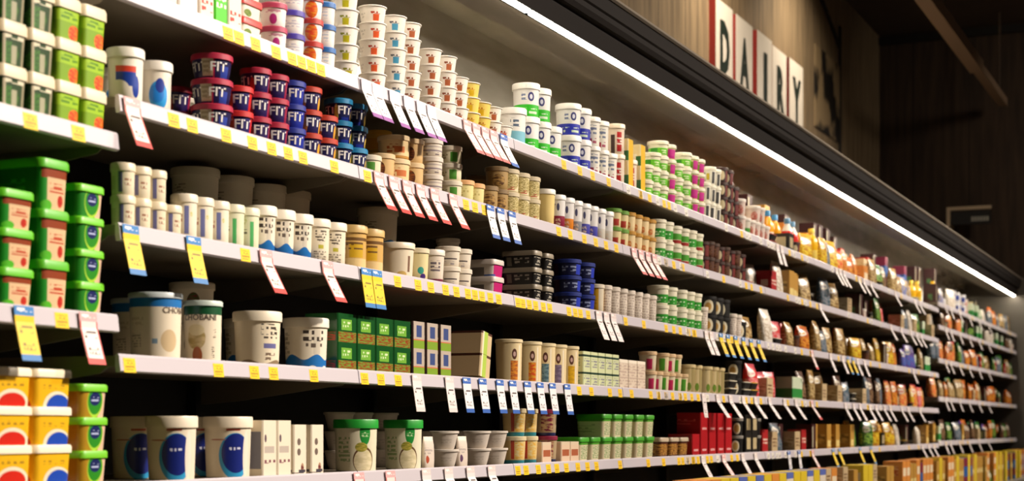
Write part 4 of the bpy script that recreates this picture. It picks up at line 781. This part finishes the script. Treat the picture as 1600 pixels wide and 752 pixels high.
for s in SHF: tickets(s, [1478, 1486, 1500, 1515, 1530, 1545], 'white', .03)
TW = {'red': 'white price ticket with red border', 'yellow': 'yellow price ticket with blue ends', 'purple': 'white price ticket with purple foot', 'blue': 'white price ticket with blue ends', 'white': 'plain white price ticket', 'pink': 'white price ticket with pink border'}
cnt = {}
TK.sort(key=lambda t: (t[0], t[1])); lastx = {}
for s, x, kind, lean, b0 in TK:
    b = 0 if b0 else max(1, bay_of(x))
    kx = (s, b0)
    if kx in lastx and x - lastx[kx] < .058: x = lastx[kx] + .058
    b = 0 if b0 else max(1, bay_of(x)); x = max(x, bayx(b) + .033) if not b0 else min(x, XB0 - .035)
    lastx[kx] = x
    if (kind, lean) not in TM: TM[(kind, lean)] = ticket_mesh(kind, lean)
    o = link('price_ticket', TM[(kind, lean)], None, (x, YF, shelf_z(b, s) + .001))
    i = cnt.get((s, b, kind), 0); cnt[(s, b, kind)] = i + 1
    tagp(o, f"{TW[kind]} hanging from {s} shelf rail, {bayname(b)}, {ordw(i)} along", 'price ticket', f"price tickets hanging from the {s} shelf rail")

# ------------------------------------------------------------------ DAIRY letter boards on the wood wall
m_board = principled('board_face', 'e6ded2', .6); m_red = principled('board_edge_red', '9c2a22', .6); m_ink = principled('letter_green_black', '1c2a22', .5)
def xw(px, y): return px2x(px, y)
for ch, p0, p1, g0, g1, pr, top in (('D', 1118, 1144, 1124, 1138.5, .05, 4.20), ('A', 1149.5, 1175, 1155, 1169, .045, 4.20), ('I', 1183, 1205.5, 1192, 1197.5, .06, 4.20), ('R', 1206.5, 1228, 1213, 1224, .035, 4.20), ('Y', 1233, 1254, 1237.5, 1250, .05, 4.20)):
    yf = YW - pr; X0, X1 = xw(p0, yf), xw(p1, yf)
    mb = MB(); mb.box(X0, X1, yf, YW, 3.36, top, m_red); mb.box(X0, X1, yf - .004, yf, 3.36, top, m_board)
    o = link('letter_board', mb.mesh('letter_board', 0)); o['label'] = f"tall white board with red edge bearing the dark letter {ch}"; o['category'] = 'sign'; o['group'] = 'DAIRY letter boards on the wood wall'
    V, Fs = text_geo(ch, .045); xs = [v.x for v in V]; ys = [v.y for v in V]
    A0, A1 = xw(g0, yf), xw(g1, yf); zb, zt = 3.66, 4.06
    ml = MB(); vs = []
    for d in (-.009, -.004):
        vs += [(A0 + (v.x - min(xs)) / (max(xs) - min(xs)) * (A1 - A0), yf + d, zb + (v.y - min(ys)) / (max(ys) - min(ys)) * (zt - zb)) for v in V]
    n = len(V); ml.poly(vs, list(Fs), m_ink)
    link('letter', ml.mesh('letter', 0), o)
# faded mural print at the end of the wood wall
def mural():
    m = bpy.data.materials.new('faded_mural_print'); m.use_nodes = True; nt = m.node_tree; L = nt.links.new; b = nt.nodes['Principled BSDF']
    tc = nn(nt, 'ShaderNodeTexCoord'); no = nn(nt, 'ShaderNodeTexNoise'); no.inputs['Scale'].default_value = 2.2; no.inputs['Detail'].default_value = 3
    L(tc.outputs['Object'], no.inputs['Vector']); r = nn(nt, 'ShaderNodeValToRGB'); e = r.color_ramp.elements
    e[0].position = .46; e[0].color = lin('130d09'); e[1].position = .54; e[1].color = lin('a08a68'); L(no.outputs['Fac'], r.inputs[0]); L(r.outputs[0], b.inputs['Base Color']); b.inputs['Roughness'].default_value = .7
    return m
X0, X1 = xw(1272, YW), xw(1310, YW)
mb = MB(); mb.box(X0, X1, YW - .012, YW, 3.80, 4.56, mural()); o = link('mural_print', mb.mesh('mural_print', 0)); tagp(o, 'faded brown photographic print on the wood wall beside the DAIRY letters', 'wall print')
fm = MB(); md = principled('dark_wire', '1c140e', .6)
fm.box(X1, X1 + .05, YW - .02, YW, 3.2, 4.95, md); link('frame', fm.mesh('frame', 0), o)
mb = MB()
pts = [(xw(1222, YW), 5.15), (xw(1240, YW), 4.98), (xw(1262, YW), 5.12), (xw(1285, YW), 5.0), (xw(1311, YW), 4.72)]
for (xa, za), (xb, zb_) in zip(pts, pts[1:]):
    d = Vector((xb - xa, 0, zb_ - za)); ln = d.length; a = math.atan2(d.z, d.x)
    M = Matrix.Translation((xa, YW - .012, za)) @ Matrix.Rotation(-a, 4, 'Y')
    mb.box(0, ln, -.012, .012, -.02, .02, md, M)
o = link('wall_scroll', mb.mesh('wall_scroll', 0)); tagp(o, 'dark curved iron scroll on the wood wall above the faded print', 'wall ornament')

# ------------------------------------------------------------------ hanging beam and aisle sign
m_beam = principled('beam_paint', '9a8068', .6); m_wire = principled('steel_wire', '6a5c50', .5, metal=.6)
beam = bpy.data.objects.new('pendant_beam', None); C.objects.link(beam); beam.location = (14.8, 2.26, 4.34)
tagp(beam, 'long pale pendant light beam hanging from ceiling wires above the aisle', 'pendant light')
mb = MB(); mb.box(-4.2, 1.0, -.06, .06, 0, .11, m_beam); link('housing', mb.mesh('housing', 0), beam)
mb = MB(); mb.box(1.0, 2.85, -.045, .045, .02, .10, m_beam); link('end_section', mb.mesh('end_section', 0), beam)
for xx in (-3.0, 2.6):
    mb = MB(); mb.box(xx - .008, xx + .008, -.008, .008, .10, ZC - 4.34, m_wire); link('wire', mb.mesh('wire', 0), beam)
xs_, ys_ = 17.2, None
def at(px, py, X):     # point on the plane x = X seen at a place of the photograph
    u = (px - 800) / F; y = X * (SI - u*CO) / (CO + u*SI); Z = X*CO + y*SI
    return Vector((X, y, EYE + (670 - py) / F * Z))
Xs = 17.7
a = at(1482, 327, Xs); b_ = at(1549, 331, Xs); c_ = at(1482, 350, Xs)
sg = bpy.data.objects.new('aisle_sign', None); C.objects.link(sg); sg.location = (Xs, a.y, a.z); tagp(sg, 'small dark sign hanging from a pale bent bracket on the end wall', 'sign')
mb = MB(); r_ = .017
mb.box(-r_, r_, b_.y - a.y, r_, -r_, r_, principled('bracket_cream', 'c8b498', .5)); mb.box(-r_, r_, -r_, r_, c_.z - a.z, -r_, mb.mats[0]); mb.box(-r_, XE - Xs, -r_, r_, c_.z - a.z - .03, c_.z - a.z, mb.mats[0])
link('bracket', mb.mesh('bracket', 0), sg)
p0, p1 = at(1487, 332, Xs), at(1548, 349, Xs)
mb = MB(); mb.box(-.012, .012, p1.y - a.y, p0.y - a.y, p1.z - a.z, p0.z - a.z, principled('sign_black', '15161c', .5)); link('sign_panel', mb.mesh('sign_panel', 0), sg)
q0, q1 = at(1518, 339, Xs), at(1546, 345, Xs); pn = bpy.data.objects[-1] if False else None
m_let = principled('sign_lettering', 'a8a8a0', .5)
mb = MB(); n = 6
for i in range(n):
    ya = q0.y + (q1.y - q0.y) * i / n; yb = q0.y + (q1.y - q0.y) * (i + .75) / n
    mb.box(-.016, -.0125, yb - a.y, ya - a.y, q1.z - a.z, q0.z - a.z, m_let)
link('lettering', mb.mesh('lettering', 0), sg)
print('THINGS', len(RECS), 'TICKETS', len(TK))
